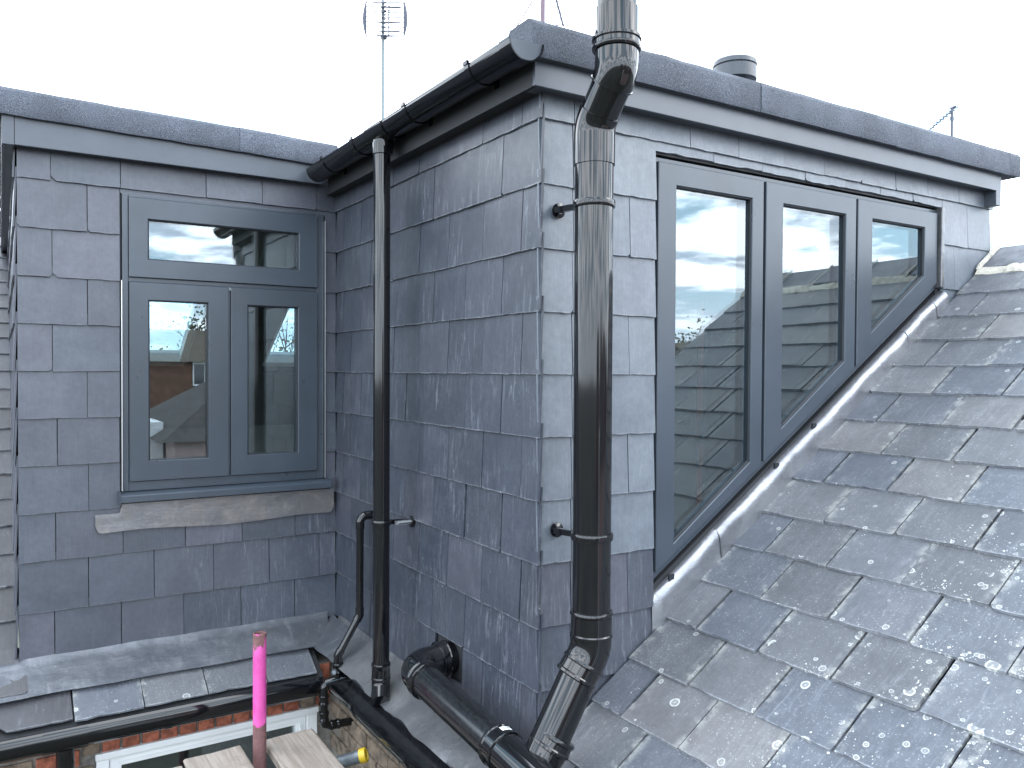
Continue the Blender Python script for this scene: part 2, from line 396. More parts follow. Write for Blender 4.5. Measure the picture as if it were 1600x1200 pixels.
def slate(parent, fr, u0, u1, v0, v1, m, t=.007, rise=.012, base=0., jit=.0014, clips=(), cut=None, gap=.0016, name='slate', L=.27):
    R = RND
    u0 += gap*R.uniform(.6, 1.4); u1 -= gap*R.uniform(.6, 1.4); dz = R.gauss(0, jit*.7); v0 += dz
    if u1-u0 < .012: return
    sk = R.gauss(0, jit*.6)
    P = []; n = 6
    cl = cut[0] if cut else (R.uniform(.004, .012) if R.random() < .16 else .001)
    cr_ = cut[1] if cut else (R.uniform(.004, .012) if R.random() < .16 else .001)
    cl = min(cl, (u1-u0)*.4); cr_ = min(cr_, (u1-u0)*.4)
    P.append((u0, v0+cl))
    for k in range(n+1):
        f = k/n; P.append((u0+cl+(u1-u0-cl-cr_)*f, v0+sk*(f-.5)*2+(R.gauss(0, jit) if 0 < k < n else 0)))
    P.append((u1, v0+cr_)); nb = len(P)
    low = [True]*nb
    P.append((u1+R.gauss(0, jit*.6), (v0+v1)/2)); P.append((u1, v1)); P.append((u0, v1)); P.append((u0+R.gauss(0, jit*.6), (v0+v1)/2))
    for a, b, c in clips: P = clip_poly(P, a, b, c)
    if len(P) < 3: return
    area = abs(sum(P[i][0]*P[(i+1) % len(P)][1]-P[(i+1) % len(P)][0]*P[i][1] for i in range(len(P))))/2
    if area < 2e-4: return
    uc = (u0+u1)/2; tw = R.gauss(0, .0006); t *= R.uniform(.85, 1.25)
    def nn(u, v): return base+rise*(1-(v-v0)/L)+tw*(u-uc)/.14
    vs = [(u-uc, -nn(u, v), v-v0) for u, v in P]
    for u, v in P:
        e = .0022 if v < v0+.02 else 0
        vs.append((u-uc, -nn(u, v)-t, v-v0+(e*R.uniform(.3, 1.5))))
    k = len(P)
    fs = [tuple(range(k, 2*k)), tuple(reversed(range(k)))]+[(i, (i+1) % k, k+(i+1) % k, k+i) for i in range(k)]
    me = bpy.data.meshes.new(name); me.from_pydata(vs, [], fs); me.materials.append(M[m])
    return link(name, me, fr.p(uc, v0, 0), parent, fr.rot)

def ring_frame(outer, inner, y0, y1, name, m, parent, bead=.003, bev=.0025):
    """window sash: flat ring with a sloped glazing bead; outer/inner are (x, z) lists, front at y0"""
    n = len(outer); b = MB()
    cx = sum(p[0] for p in inner)/n; cz = sum(p[1] for p in inner)/n
    def shrink(P, d):   # inset a convex polygon by d
        o = []
        for i in range(n):
            p0, p1, p2 = Vector(P[i-1]), Vector(P[i]), Vector(P[(i+1) % n])
            e1 = (p1-p0).normalized(); e2 = (p2-p1).normalized()
            n1 = Vector((-e1.y, e1.x)); n2 = Vector((-e2.y, e2.x))
            c = Vector((cx, cz))
            if n1.dot(c-p1) < 0: n1 = -n1
            if n2.dot(c-p1) < 0: n2 = -n2
            k = d/(1+n1.dot(n2)); o.append(tuple(p1+(n1+n2)*k))
        return o
    i2 = shrink(inner, -bead)           # outer line of the bead
    lay = [(outer, y1), (outer, y0+bev), (shrink(outer, bev), y0), (i2, y0), (shrink(i2, .002), y0+.002), (inner, y0+.005), (inner, y1)]
    b.rings([[(x, y, z) for x, z in P] for P, y in lay], True, False)
    return b.build(name, m, parent)

def pane(inner, y0, y1, parent, name='pane', m='glass'):
    return MB().prism([(x, y0, z) for x, z in inner], (0, y1-y0, 0)).build(name, m, parent)

# ================================================================== LARGE STRUCTURE
W2X, W3Y, W1Y = 1.555, 2.305, 4.29        # cheek wall, front wall, left wall planes
CZ = [.857, .636, .416, .2, -.015, -.232, -.449, -.667, -.886, -1.12, -1.35]   # lower edges of the slate courses
G = .2178
tag(MB().box(-400, 400, -400, 400, -6.9, -6.5).build('ground', 'ground'), kind='structure')

# ---------------------------------------------------------------- left dormer
ld = thing('dormer', (.78, 4.5, -1.35), 'slate hung dormer on the left holding the small three light window', 'dormer', 'flat roofed slate dormers')
LF = Frame((0, W1Y+.012, 0), (1, 0, 0), (0, 0, 1))
wx0, wx1, wz0, wz1 = .491, 1.485, -.60, .838     # window opening
b = MB(); b.box(.075, wx0, W1Y+.014, W1Y+.07, -1.6, 1.12).box(wx1, 1.62, W1Y+.0142, W1Y+.07, -1.6, 1.12)
b.box(wx0, wx1, W1Y+.0141, W1Y+.07, wz1, 1.12).box(wx0, wx1, W1Y+.0141, W1Y+.07, -1.6, wz0)
b.build('wall_core', 'membrane', ld)
MB().box(.068, .085, W1Y+.02, 8.2, -1.3, 1.05).build('cheek_wall', 'slate_left', ld)
LCF = Frame((.066, 0, 0), (0, -1, 0), (0, 0, 1))
for k in range(11):      # slates on the side of the dormer
    y = 4.300-(k % 2)*.14
    while y < 8.0:
        slate(ld, LCF, -(y+.28), -max(y, 4.302), CZ[k], CZ[k]+(.13 if k == 0 else .27), 'slate_left', jit=.0006, clips=[(-.6, -1, 3.922-.01)]); y += .28
JL = [[.063, .196, .485, .875, 1.153, 1.44, 1.553], [.063, .345, .484], [.063, .201, .483], [.063, .345, .483], [.063, .201, .482],
      [.063, .342, .482], [.063, .219, .48], [.063, .347, .481], [.063, .211, .493, .775, 1.05, 1.325, 1.553],
      [.063, .345, .63, .909, 1.19, 1.46, 1.553], [.063, .205, .485, .766, 1.045, 1.325, 1.553]]
for k, js in enumerate(JL):
    for a, c in zip(js, js[1:]):
        L = .20 if k == 0 else .27
        ct = (.022, .001) if (k, a) in ((0, .196), (2, .201)) else None
        top = CZ[k]+L
        if k == 8 and a >= .493: top = CZ[k]+.16
        slate(ld, LF, a, c, CZ[k], top, 'slate_left', cut=ct, jit=.0005, L=.27)
for k in range(1, 8):   # narrow strip right of the window
    slate(ld, LF, 1.49, 1.553, CZ[k], CZ[k]+.27, 'slate_left', jit=.0008)
slate(ld, LF, .484, 1.50, .83, .88, 'slate_left', rise=.004, base=-.004, name='under_slate')
# fascia, felt, soffit
MB().box(.055, 1.47, 4.225, 4.24, .985, 1.125).build('fascia', 'fascia', ld, bevel=.003)
MB().box(.008, .054, 4.222, 4.242, .983, 1.127).build('fascia_corner', 'fascia', ld, bevel=.002)
MB().box(.006, .02, 4.243, 8.3, .98, 1.12).build('side_fascia', 'fascia', ld)
MB().box(.021, 1.47, 4.241, 4.30, .99, 1.0).build('soffit', 'fascia', ld)
MB().box(.021, .07, 4.301, 8.2, .99, 1.0).build('side_soffit', 'fascia', ld)
def felt_strip(x0, x1, y0, y1, z0, z1, par, seed, dz0=0, dz1=0):
    R = random.Random(seed); n = max(4, int((x1-x0)/.08)); rs = []
    for i in range(n+1):
        f = i/n; x = x0+(x1-x0)*f; dz = dz0+(dz1-dz0)*f; j = lambda s=.0008: R.gauss(0, s)
        rs.append([(x, y0+.004+j(), z0+dz+j()), (x, y0+j(.001), z0+dz+.012), (x, y0+j(.001), z1+dz-.022), (x, y0+.010+j(), z1+dz-.004+j()),
                   (x, y0+.03, z1+dz+j()), (x, y1-.02, z1+dz+j()), (x, y1, z1+dz-.03), (x, y1, z0+dz)])
    return MB().rings(rs).build('felt_edge', 'felt', par, smooth=50)
felt_strip(-.03, 1.025, 4.197, 4.34, 1.098, 1.222, ld, 3, .012, -.008)
felt_strip(1.02, 1.53, 4.194, 4.34, 1.098, 1.222, ld, 4, -.006, -.022)
MB().box(.0, 1.55, 4.34, 8.3, 1.126, 1.15).build('flat_roof', 'felt', ld)
# window
def rect(x0, x1, z0, z1): return [(x0, z0), (x1, z0), (x1, z1), (x0, z1)]
b = MB(); y0, y1 = 4.288, 4.36
b.box(.492, .519, y0, y1, -.59, .836).box(1.448, 1.483, y0, y1, -.59, .836).box(.5195, 1.4475, y0, y1, .822, .836)
b.box(.5195, 1.4475, y0, y1, -.59, -.545).box(.5195, 1.4475, y0+.001, y1, .4175, .4385).box(.984, .993, y0+.001, y1, -.5445, .417)
wl = b.build('window', 'frame', ld, bevel=.002)
tag(wl, 'grey window of one wide top light above two casements')
for po, pi in ((rect(.5205, 1.4465, .4395, .8215), rect(.606, 1.344, .528, .722)), (rect(.5205, .9835, -.544, .4165), rect(.608, .884, -.447, .331)),
               (rect(.9945, 1.4465, -.544, .4165), rect(1.078, 1.341, -.442, .329))):
    ring_frame(po, pi, 4.276, 4.35, 'sash', 'frame', wl)
    g0 = 4.297
    pane([(x+dx, z+dz) for (x, z), (dx, dz) in zip(pi, ((-.01, -.01), (.01, -.01), (.01, .01), (-.01, .01)))], g0, g0+.024, wl)
    ring_frame([(x+dx, z+dz) for (x, z), (dx, dz) in zip(pi, ((-.004, -.004), (.004, -.004), (.004, .004), (-.004, .004)))],
               [(x+dx, z+dz) for (x, z), (dx, dz) in zip(pi, ((.004, .004), (-.004, .004), (-.004, -.004), (.004, -.004)))], 4.285, 4.2965, 'gasket', 'gasket', wl, bead=.001, bev=.0005)
MB().box(.98, .997, 4.281, 4.289, .40, .414).build('hinge_cap', 'alu', wl)
b = MB(); b.prism([(.478, 4.30, -.592), (.478, 4.232, -.602), (.478, 4.226, -.607), (.478, 4.226, -.635), (.478, 4.236, -.640), (.478, 4.30, -.640)], (1.022, 0, 0))
b.build('sill', 'frame', wl, smooth=30)
MB().box(.470, .4775, 4.224, 4.30, -.645, -.585).build('sill_cap', 'frame', wl); MB().box(1.5005, 1.508, 4.224, 4.30, -.645, -.585).build('sill_cap', 'frame', wl)
for x0, x1, nm in ((1.4845, 1.489, 'drip_strip'), (.4862, .4900, 'drip_strip')):
    MB().box(x0, x1, 4.270, 4.30, -.585, .80 if x0 > 1 else .42).build(nm, 'steel', wl)

def lead_sheet(P, nu, nv, name, m, par, wob=.003, seed=1, thick=.0022, dress=None):
    """P(f, g) -> point; a dressed sheet of lead with soft dents"""
    R = random.Random(seed); fx = [(R.uniform(-1, 1)*18, R.uniform(-1, 1)*18, R.uniform(0, 6.3), R.uniform(.4, 1)) for _ in range(9)]
    top = [[None]*(nv+1) for _ in range(nu+1)]; bot = [[None]*(nv+1) for _ in range(nu+1)]
    e = 1e-3
    for i in range(nu+1):
        for j in range(nv+1):
            f, g = i/nu, j/nv; p = Vector(P(f, g)); a = Vector(P(min(1, f+e), g))-Vector(P(max(0, f-e), g)); c = Vector(P(f, min(1, g+e)))-Vector(P(f, max(0, g-e)))
            N = a.cross(c).normalized(); w_ = sum(math.sin(k[0]*f*1.7+k[1]*g*.6+k[2])*k[3] for k in fx)/9
            q = p+N*(w_*wob*1.6+R.gauss(0, wob*.12))
            top[i][j] = q; bot[i][j] = q-N*thick
    b = MB()
    for i in range(nu):
        for j in range(nv):
            b.face([top[i][j], top[i+1][j], top[i+1][j+1], top[i][j+1]]); b.face([bot[i][j], bot[i][j+1], bot[i+1][j+1], bot[i+1][j]])
    for i in range(nu):
        for j in (0, nv): b.face([top[i][j], top[i+1][j], bot[i+1][j], bot[i][j]])
    for j in range(nv):
        for i in (0, nu): b.face([top[i][j], top[i][j+1], bot[i][j+1], bot[i][j]])
    return b.build(name, m, par, smooth=60)
# tarnished lead under the sill, rounded lower corners
def sill_lead(f, g):
    x = .372+f*1.165; top = -.648 if x > .487 else -.690
    z1 = -.782+.008*math.sin(f*9)+.012*(1-f)*0
    rr = .035
    if x < .372+rr: z1 += rr-math.sqrt(max(0, rr*rr-(rr-(x-.372))**2))
    if x > 1.537-rr: z1 += rr-math.sqrt(max(0, rr*rr-(rr-(1.537-x))**2))
    return (x, 4.277+.0012*math.sin(f*14)-.004*g, top+(z1-top)*g)
tag(lead_sheet(sill_lead, 90, 8, 'lead_apron', 'lead_brown', ld, .0011, 5), 'tarnished brownish lead sheet under the window sill')
# lead apron at the foot of the wall
LK = .6
def low_lead(f, g):
    x = -.12+f*1.625; s = [0, .10, .22, 1][0:]
    y = 4.281-.175*g; z = -1.36+LK*(y-4.27)+.020
    if g < .12: z += .012*(1-g/.12); y += .004
    y -= .005*math.sin(f*23)*g; x2 = x
    if x < .07 and y > 4.1: y = min(y, 4.262)
    if f > .97: x2 = x-.06*g*(f-.97)/.03
    return (x2, y, z+.002*math.sin(f*31+1)*(1-g))
tag(lead_sheet(low_lead, 80, 10, 'lead_apron', 'lead', ld, .004, 8), 'wide lead apron along the foot of the slates')

# ---------------------------------------------------------------- corner dormer
cd = thing('dormer', (2.9, 3.2, -1.3), 'slate hung corner dormer on the right with sloping three pane glazing', 'dormer', 'flat roofed slate dormers')
SK = .683; RZ = lambda x: -1.194+SK*(x-1.78)           # main roof height over x at the wall
CFm = Frame((W2X+.012, 0, 0), (0, -1, 0), (0, 0, 1))
FFm = Frame((0, W3Y+.012, 0), (1, 0, 0), (0, 0, 1))
MB().box(W2X+.014, 1.63, W3Y+.02, W1Y+.012, -1.75, 1.04).build('cheek_core', 'membrane', cd)
b = MB(); b.box(1.6305, 2.083, W3Y+.0142, 2.37, -1.75, 1.04).box(3.938, 4.405, W3Y+.0142, 2.37, .0, 1.04).box(2.083, 3.938, W3Y+.0141, 2.37, .815, 1.04)
b.prism([(2.083, W3Y+.0143, -1.7), (3.938, W3Y+.0143, -.2), (3.938, W3Y+.0143, .39), (2.083, W3Y+.0143, -.815)], (0, .05, 0))
b.build('front_core', 'membrane', cd)
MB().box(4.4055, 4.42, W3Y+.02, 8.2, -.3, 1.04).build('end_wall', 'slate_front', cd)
P_ = [2.306, 2.545, 2.82, 3.10, 3.378, 3.65, 3.92, 4.17, 4.286]; Q_ = [2.306, 2.411, 2.685, 2.965, 3.238, 3.513, 3.79, 4.06, 4.286]
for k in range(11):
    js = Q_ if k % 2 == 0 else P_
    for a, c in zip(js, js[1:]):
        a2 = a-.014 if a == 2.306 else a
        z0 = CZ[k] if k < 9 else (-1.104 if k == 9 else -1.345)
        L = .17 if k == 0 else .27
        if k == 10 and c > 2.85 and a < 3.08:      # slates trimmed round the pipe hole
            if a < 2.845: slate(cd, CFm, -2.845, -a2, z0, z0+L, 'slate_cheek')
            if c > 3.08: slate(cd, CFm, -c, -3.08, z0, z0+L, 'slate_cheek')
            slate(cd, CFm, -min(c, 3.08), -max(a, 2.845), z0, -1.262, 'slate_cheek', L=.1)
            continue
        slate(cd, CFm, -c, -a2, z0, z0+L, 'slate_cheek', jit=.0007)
diag = (SK, -1, -(RZ(0)-.02))   # keeps what lies above the main roof
for k in range(11):
    z0 = CZ[k] if k < 9 else (-1.104 if k == 9 else -1.345)
    if k == 0: js = [1.549, 1.693, 1.967, 2.245, 2.511, 2.779, 3.046, 3.311, 3.568, 3.829, 4.10, 4.425]
    else: js = [1.549, 1.693, 1.95, 2.078] if k % 2 == 0 else [1.549, 1.693, 1.835, 2.078]
    for a, c in zip(js, js[1:]):
        m = 'slate_left' if (k > 7) else 'slate_front'  # lower courses in a darker slate: ambient shade put into the colour
        slate(cd, FFm, a, c, z0, z0+(.15 if k == 0 else .27), m, clips=[diag], jit=.0008, L=.27)
for k, js in ((1, [3.965, 4.19, 4.412]), (2, [3.965, 4.075, 4.412]), (3, [3.965, 4.412])):
    for a, c in zip(js, js[1:]): slate(cd, FFm, a, c, CZ[k], CZ[k]+.27, 'slate_front', clips=[diag], jit=.0008)
for a, c in zip([2.075, 2.38, 2.66, 2.93, 3.2, 3.46, 3.72, 3.968], [2.38, 2.66, 2.93, 3.2, 3.46, 3.72, 3.968]):
    slate(cd, FFm, a, c, .822, .99, 'slate_front', rise=.006, base=-.004, jit=.0016, name='under_slate')
# fascias, soffits, felt edges, roof
MB().box(1.486, 4.335, 2.236, 2.252, .935, 1.045).build('fascia', 'fascia', cd, bevel=.002)
MB().box(4.336, 4.385, 2.238, 8.2, .862, 1.04).build('end_fascia', 'fascia', cd, bevel=.002)
MB().box(1.486, 1.50, 2.253, W1Y-.055, .935, 1.06).build('side_fascia', 'membrane', cd)
MB().box(1.501, 4.335, 2.253, 2.325, .942, .95).build('soffit', 'fascia', cd)
MB().box(1.501, 1.59, 2.326, W1Y, .942, .95).build('side_soffit', 'membrane', cd)
x = 1.452
for i, x2 in enumerate((2.535, 3.43, 4.40, 4.50)):
    felt_strip(x, x2, 2.203-.002*(i % 2), 2.36, 1.018, 1.140, cd, 20+i); x = x2-.006
MB().prism([(1.45, 2.30, 1.10), (1.47, 2.30, 1.135), (1.62, 2.30, 1.135), (1.62, 2.30, 1.06), (1.455, 2.30, 1.06)], (0, 1.92, 0)).build('felt_edge', 'felt', cd)
MB().box(1.6, 4.42, 2.37, 8.3, 1.045, 1.07).build('flat_roof', 'felt', cd)
# sloping window
IX = [(2.183, 2.600), (2.790, 3.207), (3.402, 3.818)]
SL = .655
zb = lambda x: -.800+SL*(x-2.083)
zi = lambda x: -.658+.69*(x-2.183)
b = MB()
fo = [(2.083, zb(2.083)), (3.936, zb(3.936)), (3.936, .806), (2.083, .806)]
b.prism([(x, 2.322, z) for x, z in [(2.083, zb(2.083)), (3.936, zb(3.936)), (3.936, zb(3.936)+.03), (2.083, zb(2.083)+.03)]], (0, .05, 0))
b.box(2.0831, 2.090, 2.3221, 2.37, -.765, .806).box(3.925, 3.9359, 2.3221, 2.37, .445, .806).box(2.0905, 3.9245, 2.3222, 2.37, .788, .806)
for xm in (2.676, 3.287): b.box(xm-.004, xm+.004, 2.335, 2.37, zb(xm)+.04, .79)
ww = b.build('window', 'frame', cd, bevel=.0015); tag(ww, 'grey sloping window of three narrowing panes along the roof')
XS = [(2.091, 2.668), (2.684, 3.280), (3.294, 3.924)]
for (xa, xb), (ia, ib) in zip(XS, IX):
    po = [(xa, zb(xa)+.034), (xb, zb(xb)+.034), (xb, .787), (xa, .787)]; pi = [(ia, zi(ia)), (ib, zi(ib)), (ib, .706), (ia, .706)]
    ring_frame(po, pi, 2.304, 2.36, 'sash', 'frame', ww, bead=.003)
    big = [(ia-.01, zi(ia)-.016), (ib+.01, zi(ib)-.008), (ib+.01, .716), (ia-.01, .716)]
    pane(big, 2.324, 2.348, ww)
    ring_frame([(ia-.003, zi(ia)-.006), (ib+.003, zi(ib)-.003), (ib+.003, .709), (ia-.003, .709)],
               [(ia+.004, zi(ia)+.009), (ib-.004, zi(ib)+.004), (ib-.004, .702), (ia+.004, .702)], 2.311, 2.3235, 'gasket', 'gasket', ww, bead=.001, bev=.0005)
MB().box(3.937, 3.962, 2.288, 2.33, .42, .815).build('drip_strip', 'lead_new', ww, bevel=.004)
b = MB(); b.box(2.425, 2.445, 2.40, 2.425, -.30, -.20).sweep([(2.435, 2.40, -.28), (2.435, 2.44, -.28)], .007, 10).sweep([(2.435, 2.44, -.275), (2.44, 2.445, -.33), (2.44, 2.44, -.40)], .008, 10)
b.build('handle', 'gasket', ww, smooth=40)

# stepped lead flashing below the sloping window (laps from top to bottom)
ztop = lambda x: -.843+.664*(x-2.083)
def flash(xa, xb, name, seed, lift):
    def P(f, g):
        x = xa+(xb-xa)*f; zt = ztop(x); zr = RZ(x)-.02
        prof = [(0, 2.330, 1.0), (.10, 2.312, 1.0), (.22, 2.296, .94), (.34, 2.289, .83), (.62, 2.287, .45), (.90, 2.285, .05), (1, 2.284, -.03)]
        for (g0, y0, h0), (g1, y1, h1) in zip(prof, prof[1:]):
            if g <= g1+1e-6:
                k = (g-g0)/(g1-g0); y = y0+(y1-y0)*k; h = h0+(h1-h0)*k; break
        z = zr+(zt-zr)*h
        if seed == 1 and f < .08: y += (2.300-y)*(1-f/.08)**2
        wv = .0035*math.sin(x*13+seed)+.002*math.sin(x*37+2*seed)
        return (x+.02*(1-h)*min(1, (x-2.05)*8), y-lift+wv*(h*(1-h))*3, z+.5*wv*h)
    return lead_sheet(P, max(8, int((xb-xa)*40)), 14, name, 'lead_bright', cd, .0013, seed)
flash(2.070, 2.425, 'lead_flashing', 1, 0); flash(2.405, 3.66, 'lead_flashing', 2, .004); flash(3.645, 3.885, 'lead_flashing', 3, .008); flash(3.872, 3.965, 'lead_flashing', 4, .011)
for x in (2.15, 2.74, 2.98): MB().box(x, x+.026, 2.294, 2.302, ztop(x)+.004, ztop(x)+.024).build('fixing_clip', 'gasket', cd)
# lead apron along the foot of the cheek
def cheek_lead(f, g):
    y = 4.20-f*3.1; x = 1.548-.165*g; z = -1.348-SK*(1.555-x)+.016
    if g < .1: z += .010*(1-g/.1)
    if f < .05: y = y-.03*g*0
    z += .007*math.sin(f*55+math.sin(f*17)*2)*max(0, g-.45)*1.6
    x += .006*math.sin(f*39)*g
    return (x, y, z)
tag(lead_sheet(cheek_lead, 150, 12, 'lead_apron', 'lead_new', cd, .005, 12), 'bright rippled lead apron between the cheek and the gutter')
tag(lead_sheet(lambda f, g: (1.535-.155*g-.01*math.sin(f*5), 4.272-.50*f-.02*g*(1-f), -1.346-SK*(.02+.155*g)+.020), 20, 8, 'lead_soaker', 'lead', cd, .003, 13), 'dull lead piece dressed into the inner corner')

# ---------------------------------------------------------------- main roof on the right
mr = thing('slate_roof', (3.0, 1.5, -.5), 'lichen spotted slate roof rising on the right up to its ridge', 'roof', 'slate roof slopes')
V = Vector((1, 0, SK)).normalized(); Uv = Vector((0, -1, 0)); Nn = Uv.cross(V)
RF = Frame(Vector((1.78, 0, -1.194))-Nn*.001, Uv, V)
cosr = V.x
VERGE = .80
xk = lambda k: 1.785+.1765*k
for k in range(-2, 14):
    vb = (xk(k)-1.78)/cosr
    js = [2.42, 2.131, 1.85, 1.568, 1.285, 1.0, VERGE] if k % 2 == 0 else [2.30, 1.99, 1.706, 1.425, 1.142, VERGE]
    top = .285
    if k == 13: top = .20
    for a, c in zip(js, js[1:]):
        a2 = min(a, 2.291)
        if c > a2-.02: continue
        jx = [0, 0]
        cut = (.07, .001) if (k == 0 and abs(a-1.0) < .01) else None
        rs = .012+abs(RND.gauss(0, .0016))
        slate(mr, RF, -a2+RND.gauss(0, .002), -c+RND.gauss(0, .002), vb+RND.gauss(0, .002), vb+top, 'slate_roof', jit=.0013, gap=.0042, rise=rs, t=.0098, L=.285, cut=cut)
b = MB()
b.prism([(1.40, VERGE+.02, RZ(1.40)-.022), (4.45, VERGE+.02, RZ(4.45)-.022), (4.45, VERGE+.02, RZ(4.45)-.16), (1.40, VERGE+.02, RZ(1.40)-.16)], (0, 1.482, 0))
b.build('roof_deck', 'membrane', mr)
b = MB(); b.prism([(4.46, VERGE+.01, RZ(4.45)-.02), (7.6, VERGE+.01, RZ(4.45)-.02-SK*3.15), (7.6, VERGE+.01, RZ(4.45)-.12-SK*3.15), (4.46, VERGE+.01, RZ(4.45)-.12)], (0, 7.4, 0))
b.build('far_slope', 'slate_roof', mr)
# ridge tiles bedded on mortar
ry = 2.286; i = 0
while ry > VERGE+.05:
    y2 = max(ry-.31, VERGE-.01); dx, dz = RND.gauss(0, .004), RND.gauss(0, .004)
    ax, az = 4.455+dx, .668+dz; lx, lz = 4.262+dx, .545+dz; o = .024
    pr = [(lx, ry-.012, lz), (ax, ry-.012, az), (ax+.19, ry-.012, az-.125), (ax+.19, ry-.012, az-.125-o), (ax, ry-.012, az-o*1.25), (lx+.006, ry-.012, lz-o)]
    MB().prism(pr, (0, -(ry-y2)+.012, 0)).build('ridge_tile', 'ridge', mr, bevel=.006); ry = y2; i += 1
def mort(seed):
    R = random.Random(seed); rs = []
    for i in range(46):
        y = 2.283-i*(2.283-VERGE)/45; j = lambda s=.004: R.gauss(0, s)
        rs.append([(4.238+j(.006), y, RZ(4.238)+.004+j()), (4.232+j(.005), y, RZ(4.232)+.018+j()), (4.256+j(), y, .538+j()), (4.30, y, .552), (4.30, y, .48)])
    return MB().rings(rs).build('mortar_bed', 'mortar', mr, smooth=40)
mort(3)
for yj in (2.283, 1.974, 1.664, 1.354, 1.044):
    w_ = .006 if yj < 2.2 else .010
    MB().prism([(4.250, yj-w_, .531), (4.268, yj-w_, .556), (4.455, yj-w_, .678), (4.456, yj-w_, .650), (4.28, yj-w_, .53)], (0, 2*w_, 0)).build('mortar_joint', 'mortar', mr, bevel=.003)
MB().box(1.60, 7.5, VERGE+.06, VERGE+.25, -6.5, -1.6).build('gable_wall', 'far_brick', mr)

# ---------------------------------------------------------------- roof on the far left
lr = thing('slate_roof', (-.3, 6, -.4), 'old grey roof slope at the left edge with many slate courses', 'roof', 'slate roof slopes')
V2 = Vector((0, 1, LK)).normalized(); LRF = Frame(Vector((0, 4.27, -1.36))-Vector((1, 0, 0)).cross(V2)*.014, (1, 0, 0), V2)
vy = lambda y: (y-4.27)/V2.y
for k in range(23):
    vb = vy(4.133+.1968*k); js = [-.52, -.225, .063] if k % 2 == 0 else [-.66, -.37, -.075, .063]
    for a, c in zip(js, js[1:]):
        slate(lr, LRF, a, c+(.033 if (k == 0 and c > 0) else 0), vb, vb+.28, 'slate_old', base=.018 if k == 0 else .004, gap=.003, jit=.0025, rise=.013, t=.008, L=.28, cut=(.001, .012) if k == 0 else None)
for i, (a, c) in enumerate(((-.58, -.30), (-.30, -.02), (-.02, .262), (.262, .545), (.545, .822), (.822, 1.10), (1.10, 1.35))):
    slate(lr, LRF, a, c, vy(3.985)+RND.gauss(0, .003), vy(3.985)+.24, 'slate_roof' if i > 2 else 'slate_old', base=-.002, gap=.003, jit=.002, rise=.010, t=.008, cut=(.03, .001) if i == 2 else (.001, .001))
b = MB(); b.prism([(-3, 3.99, -1.36+LK*(3.99-4.27)-.03), (-3, 8.5, -1.36+LK*4.23-.03), (-3, 8.5, -1.36+LK*4.23-.12), (-3, 3.99, -1.36+LK*(3.99-4.27)-.12)], (3.06, 0, 0))
b.prism([(.061, 3.99, -1.36+LK*(3.99-4.27)-.03), (.061, 4.288, -1.379), (.061, 4.288, -1.47), (.061, 3.99, -1.36+LK*(3.99-4.27)-.12)], (1.32, 0, 0))
b.build('roof_deck', 'membrane', lr)
for i in range(6): MB().prism([(-1.9+i*.33, 8.38, 1.08), (-1.9+i*.33, 8.52, 1.19), (-1.9+i*.33, 8.66, 1.08), (-1.9+i*.33, 8.52, 1.15)], (.326, 0, 0)).build('ridge_tile', 'mortar' if i == 5 else 'ridge', lr)
# far slope with two roof windows, seen through the small window
fz = lambda y: 1.10-.62*(y-8.45)
ap = [(-3, 1.28), (1.28, 2.30), (2.30, 2.62), (2.62, 3.5), (3.5, 4.4)]
def slope_quad(b, xa, xb, ya, yb, off=0, th=.16):
    b.prism([(xa, ya, fz(ya)+off), (xb, ya, fz(ya)+off), (xb, yb, fz(yb)+off), (xa, yb, fz(yb)+off)], (0, 0, -th))
b = MB()
slope_quad(b, -3, 4.4, 8.5, 8.75); slope_quad(b, -3, 4.4, 10.05, 13.5)
for xa, xb in ((-3, .7), (1.80, 2.66), (3.8, 4.4)): slope_quad(b, xa, xb, 8.75, 10.05)
b.build('far_slope', 'plaster', lr)
for xa, xb in ((.7, 1.80), (2.66, 3.8)):
    b = MB()
    slope_quad(b, xa+.002, xa+.06, 8.76, 10.04, .05, .13); slope_quad(b, xb-.06, xb-.002, 8.76, 10.04, .05, .13)
    slope_quad(b, xa+.061, xb-.061, 8.76, 8.82, .05, .13); slope_quad(b, xa+.061, xb-.061, 9.96, 10.04, .05, .13)
    rw = b.build('roof_window', 'white', lr)
    b = MB(); slope_quad(b, xa+.0605, xb-.0605, 8.821, 9.959, .02, .02); b.build('pane', 'glass', rw)

# ---------------------------------------------------------------- loft inside (seen through the glass)
lo = thing('loft_room', (2.2, 6, -1.5), 'plain loft interior seen dimly through the window glass', 'room')
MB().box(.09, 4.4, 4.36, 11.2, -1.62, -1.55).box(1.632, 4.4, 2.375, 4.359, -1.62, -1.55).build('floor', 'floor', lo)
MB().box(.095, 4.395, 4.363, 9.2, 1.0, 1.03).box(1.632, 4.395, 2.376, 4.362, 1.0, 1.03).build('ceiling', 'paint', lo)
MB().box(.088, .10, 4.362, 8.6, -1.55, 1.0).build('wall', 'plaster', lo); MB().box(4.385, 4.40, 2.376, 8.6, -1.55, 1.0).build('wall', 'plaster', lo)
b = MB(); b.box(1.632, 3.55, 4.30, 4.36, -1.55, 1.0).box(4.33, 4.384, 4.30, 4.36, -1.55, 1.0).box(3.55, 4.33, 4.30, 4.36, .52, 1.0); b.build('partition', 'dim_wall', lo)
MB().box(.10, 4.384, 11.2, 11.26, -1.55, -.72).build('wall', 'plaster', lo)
dr = MB().box(3.56, 4.27, 4.285, 4.325, -1.55, .51).build('door', 'door', lo, bevel=.004)
